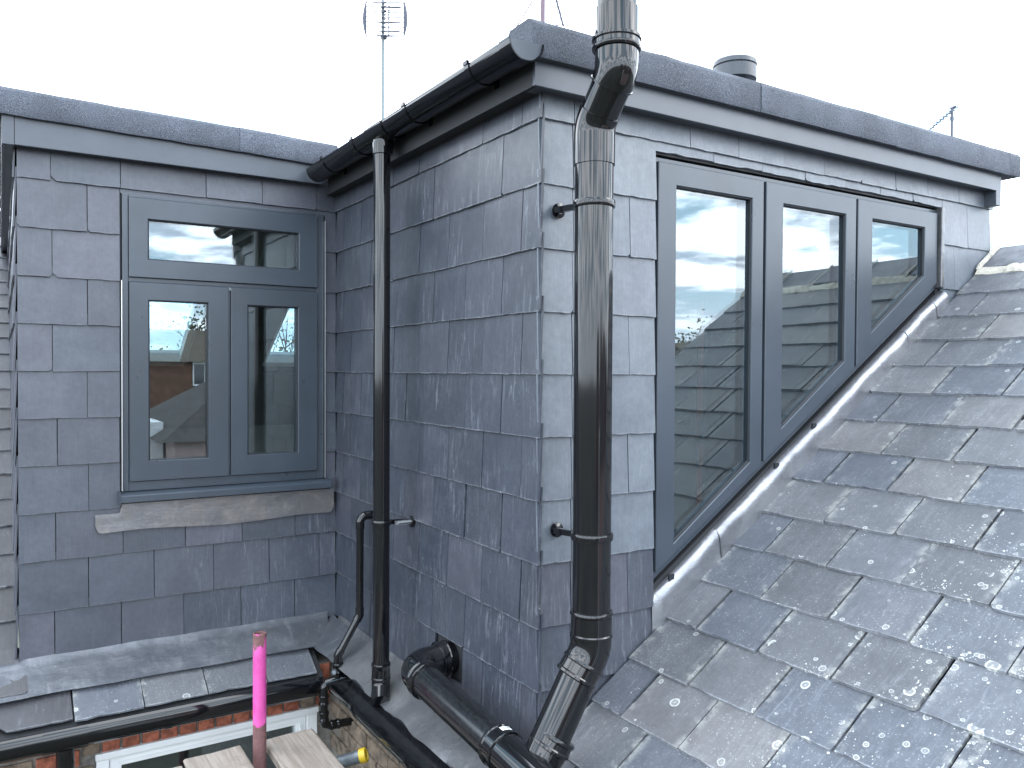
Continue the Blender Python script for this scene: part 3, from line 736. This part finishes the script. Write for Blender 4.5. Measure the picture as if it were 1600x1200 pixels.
MB().lathe((4.12, 4.284, -.36), (0, -1, 0), [(0, .028), (.006, .028), (.008, .010), (.035, .011), (.045, .027), (.06, .03), (.07, .02), (.072, 0)], 16).build('handle', 'gasket', dr, smooth=40)
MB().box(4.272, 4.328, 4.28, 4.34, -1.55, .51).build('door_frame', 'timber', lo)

# ---------------------------------------------------------------- brick walls below the eaves
def brick_obj(par, x0, x1, y0, y1, z0, z1, m):
    R = RND; j = lambda: R.gauss(0, .0012)
    MB().prism([(x0+j(), y0+j(), z0+j()), (x1+j(), y0+j(), z0+j()), (x1+j(), y0+j(), z1+j()), (x0+j(), y0+j(), z1+j())], (0, y1-y0, 0)).build('brick', m, par, bevel=.004) if abs(x1-x0) > .03 and par is bwl else \
        MB().box(x0+j(), x1, y0+j(), y1+j(), z0+j(), z1+j()).build('brick', m, par, bevel=.004)
bwl = thing('brick_wall', (.4, 4.15, -6.5), 'red brick wall with a white window under the eaves gutter', 'wall', 'brick walls below the eaves')
BY = 4.10
b = MB(); b.box(-4, .352, BY+.004, 4.33, -6.5, -1.53).box(1.385, 1.465, BY+.004, 4.33, -6.5, -1.53).box(.352, 1.385, BY+.0041, 4.33, -1.752, -1.53).box(.352, 1.385, BY+.0041, 4.33, -6.5, -3.0)
b.build('mortar_face', 'joint', bwl)
x = .30
while x < 1.44:          # brick on edge over the window
    brick_obj(bwl, x, min(x+.072, 1.45), BY-.010, BY+.05, -1.745, -1.535, 'brick_red' if RND.random() < .8 else 'brick_brown'); x += .083
for r in range(6):
    z = -1.545-.083*r-.072; x = -.62-(r % 2)*.12
    while x < .30:
        xe = min(x+.235, .29 if r < 3 else .345)
        if xe-x > .04: brick_obj(bwl, x, xe, BY-.008, BY+.05, z, z+.072, 'brick_brown' if RND.random() < .7 else 'brick_red')
        x += .247
b = MB(); wy = 4.085
b.box(.356, 1.382, wy, 4.18, -1.782, -1.749).box(1.327, 1.382, wy, 4.18, -3.0, -1.7825).box(.356, .41, wy, 4.18, -3.0, -1.7825)
b.box(.352, 1.386, wy-.012, wy+.04, -1.772, -1.742)
lw = b.build('window', 'white', bwl, bevel=.004)
ring_frame(rect(.412, 1.325, -2.95, -1.784), rect(.462, 1.272, -2.88, -1.826), 4.10, 4.17, 'sash', 'white', lw, bead=.02)
pane(rect(.458, 1.276, -2.885, -1.822), 4.13, 4.15, lw)
MB().box(.36, 1.38, 4.25, 4.27, -3, -1.75).build('dark_backing', 'membrane', lw)  # black sheet behind the glass, painted stand-in for the unlit room
MB().box(1.290, 1.300, 4.086, 4.0945, -2.9, -1.83).build('trim', 'white', lw)

bwr = thing('brick_wall', (1.6, 3, -6.5), 'brown brick wall below the lower gutter behind the capped tube', 'wall', 'brick walls below the eaves')
MB().box(1.4655, 1.70, .9, 4.33, -6.5, -1.56).build('mortar_face', 'joint', bwr)
for r in range(7):
    z = -1.56-.083*r-.074; y = 4.085-(r % 2)*.12
    while y > 2.9:
        ya = max(y-.235, 2.85); RNDm = 'brick_brown'
        MB().box(1.455+RND.gauss(0, .0015), 1.50, ya, y, z, z+.072).build('brick', RNDm, bwr, bevel=.004)
        y -= .247

# ================================================================== GUTTERS
def half_round(b, c, a0, a1, r, th, axis, seg=18, t0=0):
    """half-round trough along x or y between a0 and a1; c = (across, z) of its centre line"""
    prof = []
    for rr, rng in ((r, range(seg+1)), (r-th, range(seg, -1, -1))):
        for i in rng:
            t = t0+(math.pi-t0)*i/seg; prof.append((-rr*math.cos(t), -rr*math.sin(t)))
    mk = (lambda a, q: (c[0]+q[0], a, c[1]+q[1])) if axis == 'y' else (lambda a, q: (a, c[0]+q[0], c[1]+q[1]))
    return b.rings([[mk(a0, q) for q in prof], [mk(a1, q) for q in prof]])
def disc_half(b, c, a0, a1, r, axis, seg=18):
    pr = [(-r*math.cos(math.pi*i/seg), -r*math.sin(math.pi*i/seg)) for i in range(seg+1)]
    mk = (lambda a, q: (c[0]+q[0], a, c[1]+q[1])) if axis == 'y' else (lambda a, q: (a, c[0]+q[0], c[1]+q[1]))
    return b.rings([[mk(a0, q) for q in pr], [mk(a1, q) for q in pr]])
gt = thing('gutter', (1.423, 3.2, 1.05), 'black half round gutter along the top of the slate cheek wall', 'gutter', 'black half round gutters')
gc = (1.424, 1.052)
half_round(MB(), gc, 2.20, 4.215, .062, .003, 'y').build('trough', 'pvc', gt, smooth=40)
b = MB(); disc_half(b, gc, 2.196, 2.202, .0618, 'y'); b.build('end_cap', 'fascia', gt)  # black cap given the greyer fascia colour to paint in its reflection
half_round(MB(), gc, 2.190, 2.255, .0665, .0042, 'y').build('end_collar', 'pvc', gt, smooth=40)
for y in (2.46, 2.98, 3.55, 3.95):
    b = MB(); half_round(b, gc, y, y+.028, .066, .0035, 'y'); b.box(gc[0]-.070, gc[0]-.060, y, y+.028, gc[1]-.004, gc[1]+.010); b.box(gc[0]+.058, gc[0]+.0625, y, y+.028, gc[1]-.06, gc[1]+.0); b.build('bracket', 'pvc', gt, smooth=40)
b = MB(); half_round(b, gc, 3.22, 3.40, .0675, .0045, 'y'); b.lathe((1.414, 3.315, .995), (0, 0, -1), [(0, .044), (.03, .044), (.031, .041), (.06, .041)], 24); b.build('outlet', 'pvc', gt, smooth=40)

g2 = thing('gutter', (.6, 3.92, -1.57), 'black gutter under the eaves slates above the white window', 'gutter', 'black half round gutters')
half_round(MB(), (3.940, -1.566), -2.2, 1.34, .062, .003, 'x', 22, -.75).build('trough', 'pvc', g2, smooth=40)
for xg in (.14, -.5): half_round(MB(), (3.940, -1.566), xg, xg+.17, .0665, .004, 'x', 22, -.7).build('union', 'pvc', g2, smooth=40)
for xg in (.62, 1.02):
    b = MB(); half_round(b, (3.940, -1.566), xg, xg+.028, .0655, .003, 'x', 22, -.55); b.box(xg, xg+.028, 3.985, 4.09, -1.60, -1.565); b.build('bracket', 'pvc', g2, smooth=40)
MB().sweep([(.225, 3.942, -1.60), (.225, 3.942, -1.70), (.225, 4.02, -1.86), (.225, 4.02, -3.0)], .036, 20).build('downpipe', 'pvc', g2, smooth=40)
disc_half(MB(), (3.940, -1.566), 1.34, 1.35, .0645, 'x').build('end_cap', 'pvc', g2, smooth=40)

g3 = thing('gutter', (1.33, 2.6, -1.46), 'dusty black gutter along the foot of the cheek wall', 'gutter', 'black half round gutters')
half_round(MB(), (1.328, -1.452), -.6, 3.60, .058, .0035, 'y').build('trough', 'pvc_dusty', g3, smooth=40)
disc_half(MB(), (1.328, -1.452), 3.602, 3.610, .062, 'y').build('end_cap', 'pvc_dusty', g3, smooth=40)
for y in (3.3, 2.75, 2.3): 
    b = MB(); half_round(b, (1.328, -1.452), y, y+.03, .062, .0035, 'y'); b.box(1.262, 1.274, y, y+.03, -1.456, -1.440); b.build('bracket', 'pvc_dusty', g3, smooth=40)
MB().box(1.388, 1.40, .9, 3.6, -1.62, -1.45).build('fascia', 'gasket', g3)

# ================================================================== PIPES
def collar(b, p, d, r, ln=.05, lip=.006):
    """socket of a push-fit joint starting at p, running along d"""
    b.lathe(p, d, [(0, r+.0008), (.001, r+lip*.7), (.006, r+lip), (.012, r+lip), (.016, r+lip*.55), (ln-.016, r+lip*.55), (ln-.012, r+lip), (ln-.004, r+lip), (ln, r+.0008)], 32)
def clip(par, c, r, wall, hand, m='pvc'):
    """two-piece pipe clip with an arm back to the wall and its screw"""
    b = MB(); c = Vector(c); a = Vector(wall)-c; L = a.length; a.normalize(); s = a.cross(Vector((0, 0, 1)))
    n = 32; ro = r+.0055
    b.rings([[c+Vector((math.cos(2*math.pi*k/n)*q, math.sin(2*math.pi*k/n)*q, z)) for k in range(n)] for q, z in ((r, -.011), (ro, -.011), (ro+.0015, -.006), (ro+.0015, .006), (ro, .011), (r, .011))], True, False)
    st = c+a*r; en = Vector(wall)
    o = s*hand*.012
    b.prism([st+o+s*.009+Vector((0, 0, -.010)), st+o-s*.009+Vector((0, 0, -.010)), st+o-s*.009+Vector((0, 0, .010)), st+o+s*.009+Vector((0, 0, .010))], en-st-a*.006)
    b.lathe(en, -a, [(0, .026), (.006, .026), (.009, .015), (.012, .012)], 20)
    k = b.build('pipe_clip', m, par, smooth=35)
    bb = MB(); q = c+s*hand*(ro+.006)+a*.018
    return k
sp = thing('soil_pipe', (1.62, 2.09, -1.2), 'tall black soil pipe with offset bend at the dormer corner', 'pipe', 'black plastic pipes')
r = .0625; A = Vector((1.62, 2.09, 0))
zt, off = .815, .135
dn = Vector((0, -off, .165)).normalized()
top = A+Vector((0, 0, zt))
MB().sweep([A+Vector((0, 0, -.88)), A+Vector((0, 0, .74))], r, 36).build('pipe', 'pvc', sp, smooth=40)
# offset: lower bend, slanted neck, upper bend
p1 = arc(top-Vector((0, 0, .06)), (0, 0, 1), dn, .095); e1 = p1[-1]
p2s = e1+dn*.105
p2 = arc(p2s, dn, (0, 0, 1), .09)
MB().sweep([A+Vector((0, 0, .66)), A+Vector((0, 0, .70)), *p1, p1[-1]+dn*.012], r+.004, 36).build('bend', 'pvc', sp, smooth=40)
MB().sweep([e1-dn*.02, p2s+dn*.03], r, 36).build('offset_neck', 'pvc', sp, smooth=40)
tp = p2[-1]
MB().sweep([p2s-dn*.004, *p2, tp+Vector((0, 0, .055))], r+.005, 36).build('bend', 'pvc', sp, smooth=40)
b = MB(); collar(b, tp+Vector((0, 0, .035)), (0, 0, 1), r+.004, .045, .010); b.build('collar', 'pvc', sp, smooth=40)
b = MB(); b.lathe(p2s-dn*.006, dn, [(0, r+.001), (.001, r+.0075), (.005, r+.0075), (.006, r+.001)], 32); b.build('collar', 'pvc', sp, smooth=40)
MB().sweep([tp+Vector((0, 0, .05)), tp+Vector((0, 0, .9))], r, 36).build('pipe', 'pvc', sp, smooth=40)
b = MB(); b.lathe(tp+Vector((0, 0, .08)), (0, 0, 1), [(0, r), (0, r+.005), (.085, r+.005), (.088, r)], 36); b.build('coupler', 'pvc', sp, smooth=40)
b = MB(); b.lathe(A+Vector((0, 0, -.53-.0)), (0, 0, -1), [(0, r), (0, r+.003), (.006, r+.003), (.006, r)], 36)
clip(sp, A+Vector((0, 0, .535)), r, (1.622, 2.292, .548), -1); clip(sp, A+Vector((0, 0, -.535)), r, (1.622, 2.292, -.549), -1)
for z in (.548, -.549): MB().lathe((1.622, 2.28, z), (0, -1, 0), [(0, .008), (.006, .008), (.008, .004)], 14).build('screw', 'steel', sp, smooth=40)
# foot bend and slanting branch down to the junction
d2 = Vector((1.405, 2.130, -1.290))-Vector((1.62, 2.09, -.96)); d2.normalize()
q1 = arc(A+Vector((0, 0, -.865)), (0, 0, -1), d2, .13); f1 = q1[-1]
MB().sweep([A+Vector((0, 0, -.80)), *q1, f1+d2*.05], r+.0045, 36).build('bend', 'pvc', sp, smooth=40)
b = MB(); collar(b, A+Vector((0, 0, -.775)), (0, 0, -1), r, .088, .008); b.build('collar', 'pvc', sp, smooth=40)
b = MB(); collar(b, f1+d2*.004, d2, r, .062, .008); b.build('collar', 'pvc', sp, smooth=40)
jn = Vector((1.405, 2.123, -1.296))
MB().sweep([f1, jn-d2*.05], r, 36).build('pipe', 'pvc', sp, smooth=40)
b = MB(); collar(b, jn-d2*.165, d2, r, .05, .008); b.build('collar', 'pvc', sp, smooth=40)
MB().sweep([jn-d2*.13, jn-d2*.02, jn+Vector((0, -.06, -.045))], r+.003, 36).build('junction_arm', 'pvc', sp, smooth=40)

bp = thing('branch_pipe', (1.45, 2.5, -1.25), 'black horizontal drain pipe from the square hole in the cheek', 'pipe', 'black plastic pipes')
ce = Vector((1.452, 2.955, -1.172)); bd = Vector((0, -1, -.075)).normalized()
MB().sweep([(1.60, 2.955, -1.180), (1.47, 2.955, -1.186)], .064, 32).build('pipe', 'pvc', bp, smooth=40)
ab = arc((1.468, 2.957, -1.190), (-1, 0, 0), bd, .082, 10)
MB().sweep([(1.52, 2.957, -1.188), *ab, ab[-1]+bd*.06], .067, 32).build('elbow', 'pvc', bp, smooth=40)
b = MB(); collar(b, (1.548, 2.957, -1.186), (-1, 0, 0), .066, .050, .010); b.build('collar', 'pvc', bp, smooth=40)
s0 = ab[-1]+bd*.02
b = MB(); collar(b, s0, bd, .066, .045, .007); b.build('collar', 'pvc', bp, smooth=40)
MB().sweep([s0, s0+bd*.62], .0625, 36).build('pipe', 'pvc_dusty', bp, smooth=40)
b = MB(); collar(b, s0+bd*.56, bd, .0635, .07, .008); b.build('collar', 'pvc', bp, smooth=40)
MB().sweep([s0+bd*.60, s0+bd*1.25], .0655, 36).build('junction', 'pvc', bp, smooth=40)
# white sticker wrapped on the collar, with two grey lines of print
def patch(c, d, r, a0, a1, l0, l1, name, m, par, n=8):
    d = Vector(d).normalized(); u = Vector((0, 0, 1)); u = (u-d*u.dot(d)).normalized(); s = d.cross(u); b = MB()
    rs = []
    for l in (l0, l1):
        for rr in ((r, r+.0008) if l == l0 else (r+.0008, r)):
            rs.append([c+d*l+(u*math.cos(a0+(a1-a0)*k/n)+s*math.sin(a0+(a1-a0)*k/n))*rr for k in range(n+1)])
    return b.rings(rs, False, False).build(name, m, par)
stc = s0+bd*.585
st = patch(stc, bd, .0700, -.45, .10, 0, .022, 'sticker', 'sticker', bp)
for a in (.006, .013): patch(stc, bd, .0710, -.38, .0, a, a+.0028, 'print_line', 'ink', st)
b = MB(); pc = s0+bd*.30
patch(pc, bd, .0627, -1.0, -.9, 0, .012, 'paint_spot', 'sticker', bp)

dp = thing('downpipe', (1.408, 3.315, -1.5), 'slim black rainwater downpipe on the slate cheek', 'pipe', 'black plastic pipes')
D = Vector((1.408, 3.315, 0)); r2 = .0365
MB().sweep([D+Vector((0, 0, -1.34)), D+Vector((0, 0, .96))], r2, 28).build('pipe', 'pvc', dp, smooth=40)
b = MB(); b.lathe(D+Vector((0, 0, .985)), (0, 0, -1), [(0, r2+.005), (.05, r2+.005), (.053, r2)], 28); b.build('collar', 'pvc', dp, smooth=40)
sh = arc(D+Vector((0, 0, -1.36)), (0, 0, -1), Vector((-.35, -.75, -.55)).normalized(), .05, 6)
MB().sweep([D+Vector((0, 0, -1.31)), *sh, sh[-1]+Vector((-.02, -.045, -.03))], r2+.004, 28).build('shoe', 'pvc', dp, smooth=40)
b = MB(); collar(b, D+Vector((0, 0, -1.285)), (0, 0, -1), r2+.001, .075, .005); b.build('collar', 'pvc', dp, smooth=40)
clip(dp, D+Vector((0, 0, -.668)), r2, (1.548, 3.300, -.675), -1)
b = MB(); b.box(1.462, 1.535, 3.288, 3.298, -.682, -.664).lathe((1.545, 3.293, -.673), (-1, 0, 0), [(0, .016), (.004, .016), (.005, .009), (.07, .009)], 14); b.build('standoff', 'steel', dp, smooth=40)

wp = thing('waste_pipe', (1.40, 3.8, -1.5), 'thin black waste pipe with elbows in the inner corner', 'pipe', 'black plastic pipes')
rw = .0185
el = arc((1.520, 3.765, -.716), (-1, 0, 0), (0, 0, -1), .032, 6)
MB().sweep([(1.56, 3.765, -.716), *el, el[-1]+Vector((0, 0, -.03))], rw+.003, 18).build('elbow', 'pvc', wp, smooth=40)
e = el[-1]; kx = e.x
lo1 = Vector((kx, 3.77, -1.205)); d3 = (Vector((1.385, 3.79, -1.392))-lo1).normalized()
MB().sweep([e, lo1], rw, 18).build('pipe', 'pvc', wp, smooth=40)
MB().sweep([lo1+Vector((0, 0, .035)), lo1, lo1+d3*.03], rw+.003, 18).build('elbow', 'pvc', wp, smooth=40)
lo2 = Vector((1.385, 3.79, -1.392))
MB().sweep([lo1, lo2], rw, 18).build('pipe', 'pvc', wp, smooth=40)
MB().sweep([lo2-d3*.03, lo2, lo2+Vector((0, 0, -.055))], rw+.003, 18).build('elbow', 'pvc', wp, smooth=40)
b = MB(); collar(b, lo2+Vector((0, 0, -.035)), (0, 0, -1), rw+.004, .055, .005); b.build('collar', 'pvc', wp, smooth=40)
t0 = lo2+Vector((0, 0, -.12))
b = MB(); b.sweep([lo2+Vector((0, 0, -.03)), t0], rw+.004, 18).sweep([t0+Vector((.085, -.02, .02)), t0, t0+Vector((-.06, .01, -.012))], rw+.006, 18); b.build('tee', 'pvc', wp, smooth=40)
MB().lathe(t0+Vector((-.028, -.03, .052)), (-.4, -.8, .2), [(0, .015), (.012, .015), (.02, .009)], 16).build('plug', 'tube', wp, smooth=40)
l1 = Vector((1.318, 3.80, -1.545))
MB().sweep([t0+Vector((-.05, .01, -.012)), l1+Vector((.004, 0, .012)), l1, l1+Vector((0, 0, -.155)), l1+Vector((.006, 0, -.175)), l1+Vector((.03, 0, -.186)), l1+Vector((.145, 0, -.190))], rw+.001, 18).build('trap_pipe', 'pvc', wp, smooth=40)
b = MB(); collar(b, l1+Vector((0, 0, -.03)), (0, 0, -1), rw+.001, .05, .005); b.build('collar', 'pvc', wp, smooth=40)
for q, dd in ((l1+Vector((0, 0, -.11)), (0, 0, -1)), (l1+Vector((.03, 0, -.186)), (1, 0, 0))):
    b = MB(); collar(b, q, dd, rw+.001, .05, .005); b.build('collar', 'pvc', wp, smooth=40)

# ================================================================== ROOF VENT, AERIALS
rv = thing('roof_vent', (2.81, 2.6, 1.07), 'grey mushroom vent cowl behind the felt roof edge', 'vent')
MB().lathe((2.81, 2.6, 1.06), (0, 0, 1), [(0, .11), (.01, .11), (.03, .062), (.27, .054)], 28).build('neck', 'cowl', rv, smooth=40)
MB().lathe((2.81, 2.6, 1.305), (0, 0, 1), [(.0, .062), (.0, .090), (.004, .096), (.06, .096), (.063, .093), (.067, .098), (.086, .096), (.092, .088), (.096, 0)], 32).build('cowl', 'cowl', rv, smooth=40)

a1 = thing('television_aerial', (3.59, 8.44, 1.1), 'tall aerial with a curved grid reflector behind the left gutter', 'aerial', 'television aerials')
MB().sweep([(3.592, 8.44, 1.06), (3.592, 8.44, 4.6)], .019, 12).build('mast', 'alu', a1, smooth=40)
ax = Vector((.847, -.532, 0)); ay = Vector((.532, .847, 0)); C0 = Vector((3.60, 8.40, 3.86))
for s in (-1, 1):
    pts = [C0+ax*s*(.205+.022*math.cos((z)/.19*1.45))+ay*.0+Vector((0, 0, z-.06*0)) for z in [(-.19+.38*k/10) for k in range(11)]]
    MB().sweep(pts, [.008+.016*math.sin(math.pi*k/10) for k in range(11)], 8).build('grid_edge', 'aerial', a1, smooth=40)
for k in range(8):
    z = -.185+.37*k/7
    MB().sweep([C0+ax*-.215+Vector((0, 0, z)), C0+ax*.22+Vector((0, 0, z-.012))], .0060, 6).build('grid_rod', 'aerial', a1)
bo = C0+Vector((0, 0, -.03))-ay*.05
MB().sweep([C0-ay*.02+ax*.045+Vector((0, 0, .17)), C0-ay*.10+ax*.055+Vector((0, 0, -.22))], .009, 8).build('boom', 'aerial', a1, smooth=40)
for k in range(9):
    f = k/8; q = C0-ay*(.02+.08*f)+ax*(.045+.01*f)+Vector((0, 0, .17-.39*f))
    MB().sweep([q-ax*(.15-.04*f)-ax*.02, q+ax*(.13-.01*f)], .0060, 6).build('element', 'aerial', a1)
    MB().sweep([q-ax*.055, q-ax*.028], .010, 6).build('insulator', 'aerial', a1)
MB().box(3.57, 3.63, 8.41, 8.46, 3.655, 3.675).build('clamp', 'aerial', a1)

a2 = thing('television_aerial', (6.79, 10.0, 1.1), 'aerial on a thick reddish mast rising over the felt corner', 'aerial', 'television aerials')
MB().sweep([(6.787, 10.012, 1.0), (6.787, 10.012, 6.6)], .036, 12).build('mast', 'mast', a2, smooth=40)
bs, be = Vector((7.045, 9.85, 5.075)), Vector((6.86, 9.96, 5.85))
MB().sweep([bs, be], .017, 8).build('boom', 'aerial', a2)
for k in range(9):
    q = bs+(be-bs)*((k+.2)/9); MB().sweep([q-ax*.115+Vector((0, 0, -.005)), q+ax*.095+Vector((0, 0, .012))], .0075, 6).build('element', 'aerial', a2)
MB().sweep([(6.787, 10.0, 5.9), (6.87, 9.96, 5.84)], .012, 8).build('bracket', 'aerial', a2)
wr = MB().sweep([(6.35, 10.28, 4.86), (6.66, 10.10, 5.44), (6.787, 10.02, 5.72)], .011, 6).build('guy_wire', 'mast')
tag(wr, 'thin slanting wire left of the reddish mast', 'wire')

a3 = thing('television_aerial', (29.7, 16.95, 2), 'small distant aerial with jagged boom above the far roof end', 'aerial', 'television aerials')
MB().sweep([(29.705, 16.95, -4), (29.705, 16.95, 9.75)], .045, 8).build('mast', 'aerial', a3)
s3, e3 = Vector((28.98, 17.40, 8.90)), Vector((29.80, 16.90, 9.74))
MB().sweep([s3, e3], .022, 8).build('boom', 'aerial', a3)
for k in range(9):
    q = s3+(e3-s3)*(k/8); h = .07+.008*k
    MB().sweep([q-ax*h*.9-Vector((0, 0, .01)), q+ax*h*.9+Vector((0, 0, .01))], .022, 6).build('element', 'aerial', a3)
MB().sweep([e3-ax*.16+Vector((0, 0, -.02)), e3+ax*.03+Vector((0, 0, .07))], .04, 6).build('reflector', 'aerial', a3)
MB().box(29.66, 29.76, 16.9, 17.0, 9.28, 9.42).build('clamp', 'aerial', a3)

# ================================================================== SCAFFOLD
pk = MB().rings([[Vector((.882, 3.318, 0))+Vector((math.cos(2*math.pi*k/28)*q, math.sin(2*math.pi*k/28)*q, z)) for k in range(28)] for q, z in ((.0265, -3.2), (.0265, -1.068), (.0225, -1.066), (.0225, -1.30))], True, False).build('scaffold_pole', 'pink', smooth=40, origin=(.882, 3.318, -1.25))
tag(pk, 'chipped bright pink scaffold pole standing between the boards', 'scaffold pole')
def board(x0, x1, ye, z, seed, label, yaw=0):
    R = random.Random(seed); rs = []
    for i in range(13):
        y = ye-2.2*i/12; j = lambda s=.0016: R.gauss(0, s); c = math.tan(yaw)*(ye-y)
        rs.append([(x0+c+j(), y, z-.036), (x1+c+j(), y, z-.036), (x1+c+.003+j(), y, z-.006), (x1+c-.004+j(), y, z+j()), ((x0+x1)/2+c, y, z+j()), (x0+c+.004+j(), y, z+j()), (x0+c-.003+j(), y, z-.006)])
    rs[0] = [(p[0], p[1]+R.uniform(-.003, .003), p[2]) for p in rs[0]]
    return tag(MB().rings(rs).build('scaffold_board', 'wood', smooth=35), label, 'board', 'weathered scaffold boards')
board(.922, 1.130, 3.405, -1.545, 1, 'broad grey scaffold board to the right of the pink pole', rad(-1))
board(.598, .812, 3.345, -1.520, 2, 'pale scaffold board end left of the pink pole', rad(0))
board(.365, .578, 3.275, -1.512, 3, 'leftmost scaffold board with just its end corner showing', rad(0))
tb = thing('scaffold_tube', (1.15, 3.2, -1.62), 'grey scaffold tube lying across with a yellow end cap', 'scaffold tube')
ta, te = Vector((.86, 3.40, -1.735)), Vector((1.262, 3.135, -1.585))
td = (te-ta).normalized(); te = ta+td*((te-ta).length)
MB().sweep([ta-td*.3, te], .026, 22).build('tube', 'tube', tb, smooth=40)
MB().lathe(te-td*.020, td, [(0, .0265), (0, .0290), (.022, .0298), (.026, .028), (.027, .020), (.024, .019), (.023, 0)], 24).build('end_cap', 'yellow', tb, smooth=40)

# ================================================================== SURROUNDINGS (seen in the glass and past the roofs)
def house(name, x0, x1, y0, y1, ze, zr, label, wins, wall='far_brick', tile='far_tile', hip=0, axis='x', chim=True):
    h = thing(name, ((x0+x1)/2, (y0+y1)/2, -6.5), label, 'house', 'houses across the gardens')
    MB().box(x0, x1, y0, y1, -6.5, ze).build('wall', wall, h)
    b = MB(); o = .3; ym = (y0+y1)/2
    A_ = [(x0-o, y0-o, ze-.1), (x1+o, y0-o, ze-.1), (x1+o, y1+o, ze-.1), (x0-o, y1+o, ze-.1), (x0-o+hip, ym, zr), (x1+o-hip, ym, zr)]
    for q in ((0, 1, 5, 4), (2, 3, 4, 5), (3, 0, 4), (1, 2, 5), (3, 2, 1, 0)): b.face([A_[k] for k in q])
    rf = b.build('roof', tile, h)
    if chim: MB().box(x0+1.0, x0+1.6, ym-.3, ym+.3, zr-.6, zr+1.0).build('chimney', wall, rf)
    for (xa, xb, za, zb_) in wins:
        b = MB(); b.box(xa, xb, y1-.02, y1+.06, za, zb_); f = b.build('window', 'white', h)
        n = max(1, round((xb-xa)/.5)); wd = (xb-xa-.1)/n
        for k in range(n): MB().box(xa+.06+k*wd, xa+.01+(k+1)*wd, y1+.061, y1+.066, za+.1, zb_-.16).build('pane', 'dark_glass', f)
    return h
house('brick_house', 5.2, 12.2, -42, -34, .45, 2.1, 'brown brick house with two white windows, mirrored in the small window', [(8.05, 9.2, -.85, .40), (7.95, 9.3, -3.1, -2.1)], tile='far_tile_brown', chim=False)
house('outbuilding', 2.75, 9.5, -13, -7.6, -1.25, .35, 'dark hipped tiled roof mirrored low in the small window', [], wall='render', hip=2.6, chim=False)
MB().box(1.6, 2.7, -10, -8.6, -6.5, -1.05).build('conservatory', 'white')
tag(bpy.data.objects['conservatory'], 'white boxy lean-to beside the dark hipped roof', 'lean-to')
for i, (x, y, ze, zr) in enumerate(((18, -34, .2, 2.4), (30, -40, .4, 2.6), (44, -38, .0, 2.2), (-10, -38, .2, 2.4))):
    house('terraced_house', x, x+9, y-8, y, ze, zr, ['pale house with dark roof behind the garden trees', 'brick house second along the far row', 'end house of the far row, lowest roof', 'brick house standing apart from the far row'][i],
          [(x+1.5, x+2.8, -1.6, -.3), (x+5.5, x+6.8, -1.6, -.3)], wall=['render', 'far_brick', 'far_brick', 'far_brick'][i], tile=['far_tile_brown', 'far_tile', 'far_tile_brown', 'far_tile'][i], chim=False)

def tree(x, y, base, h, cw, label, seed, leaves=900, lm='leaf', ls=1):
    R = random.Random(seed); t = thing('tree', (x, y, base), label, 'tree', 'trees beyond the roofs')
    b = MB(); pts = [Vector((x+R.gauss(0, .05)*k, y+R.gauss(0, .05)*k, base+h*.55*k/4)) for k in range(5)]
    b.sweep(pts, [h*.028*(1-.16*k) for k in range(5)], 8); tips = []
    for k in range(11):
        s = pts[1+k % 4]; a = R.uniform(0, 6.28); ln = h*R.uniform(.22, .42); q = s+Vector((math.cos(a)*cw*.42*R.uniform(.5, 1), math.sin(a)*cw*.42*R.uniform(.5, 1), ln))
        mid = (s+q)/2+Vector((R.gauss(0, .1)*cw*.3, R.gauss(0, .1)*cw*.3, -ln*.08)); b.sweep([s, mid, q], [h*.012, h*.008, h*.003], 5); tips += [q, mid]
        for _ in range(4):
            e = q+Vector((R.gauss(0, cw*.13), R.gauss(0, cw*.13), R.uniform(-.02, .16)*h)); b.sweep([mid.lerp(q, R.random()), e], [h*.005, h*.0015], 4); tips.append(e)
    b.build('trunk', 'bark', t, smooth=60)
    b = MB()
    for _ in range(leaves):
        c = R.choice(tips)+Vector((R.gauss(0, cw*.075), R.gauss(0, cw*.075), R.gauss(0, h*.045))); s = h*R.uniform(.006, .013)*ls
        u = Vector((R.gauss(0, 1), R.gauss(0, 1), R.gauss(0, 1))).normalized(); v = u.orthogonal().normalized()
        b.face([c-u*s-v*s*.6, c+u*s-v*s*.5, c+u*s*.8+v*s*.7, c-u*s*.9+v*s*.6])
    b.build('crown', lm, t)
TL = ['broad leafy tree beyond the brown tiled roof', 'slim tree next to the broad leafy tree', 'low bushy tree at the end of the gardens', 'rounded tree behind the brick house', 'thin half bare tree left of the far row', 'tall spindly tree far behind the roof verge', 'bushy tree in front of the far row', 'wide tree at the far end of the row', 'open crowned tree behind the third house', 'small tree behind the pale house']
for i, (x, y, h, cw) in enumerate(((8.5, -52, 11.2, 6), (13, -50, 10.6, 4.5), (2, -50, 9.2, 6), (16, -55, 10.8, 6), (22, -52, 9.6, 4), (33, -50, 11.5, 2.2), (28, -33, 7.6, 5), (52, -50, 10, 7), (41, -54, 9.7, 5), (19, -48, 9.4, 4.5))):
    tree(x, y, -6.5, h, cw, TL[i], 40+i, 120 if i in (4, 5) else 1100)
tree(-1.3, 24, -6.5, 13.0, 5.5, 'pale green tree just past the left roof ridge', 70, 1500)
for i, (x, y, h) in enumerate(((10, 48, 9.0), (16, 56, 10.2), (21, 60, 9.4), (13.5, 62, 10.4))):
    tree(x, y, -6.5, h, 6, ['short tree seen through the left roof window', 'taller tree seen through the right roof window', 'tree at the right of those behind the loft', 'high tree seen between the two roof windows'][i], 80+i, 420)
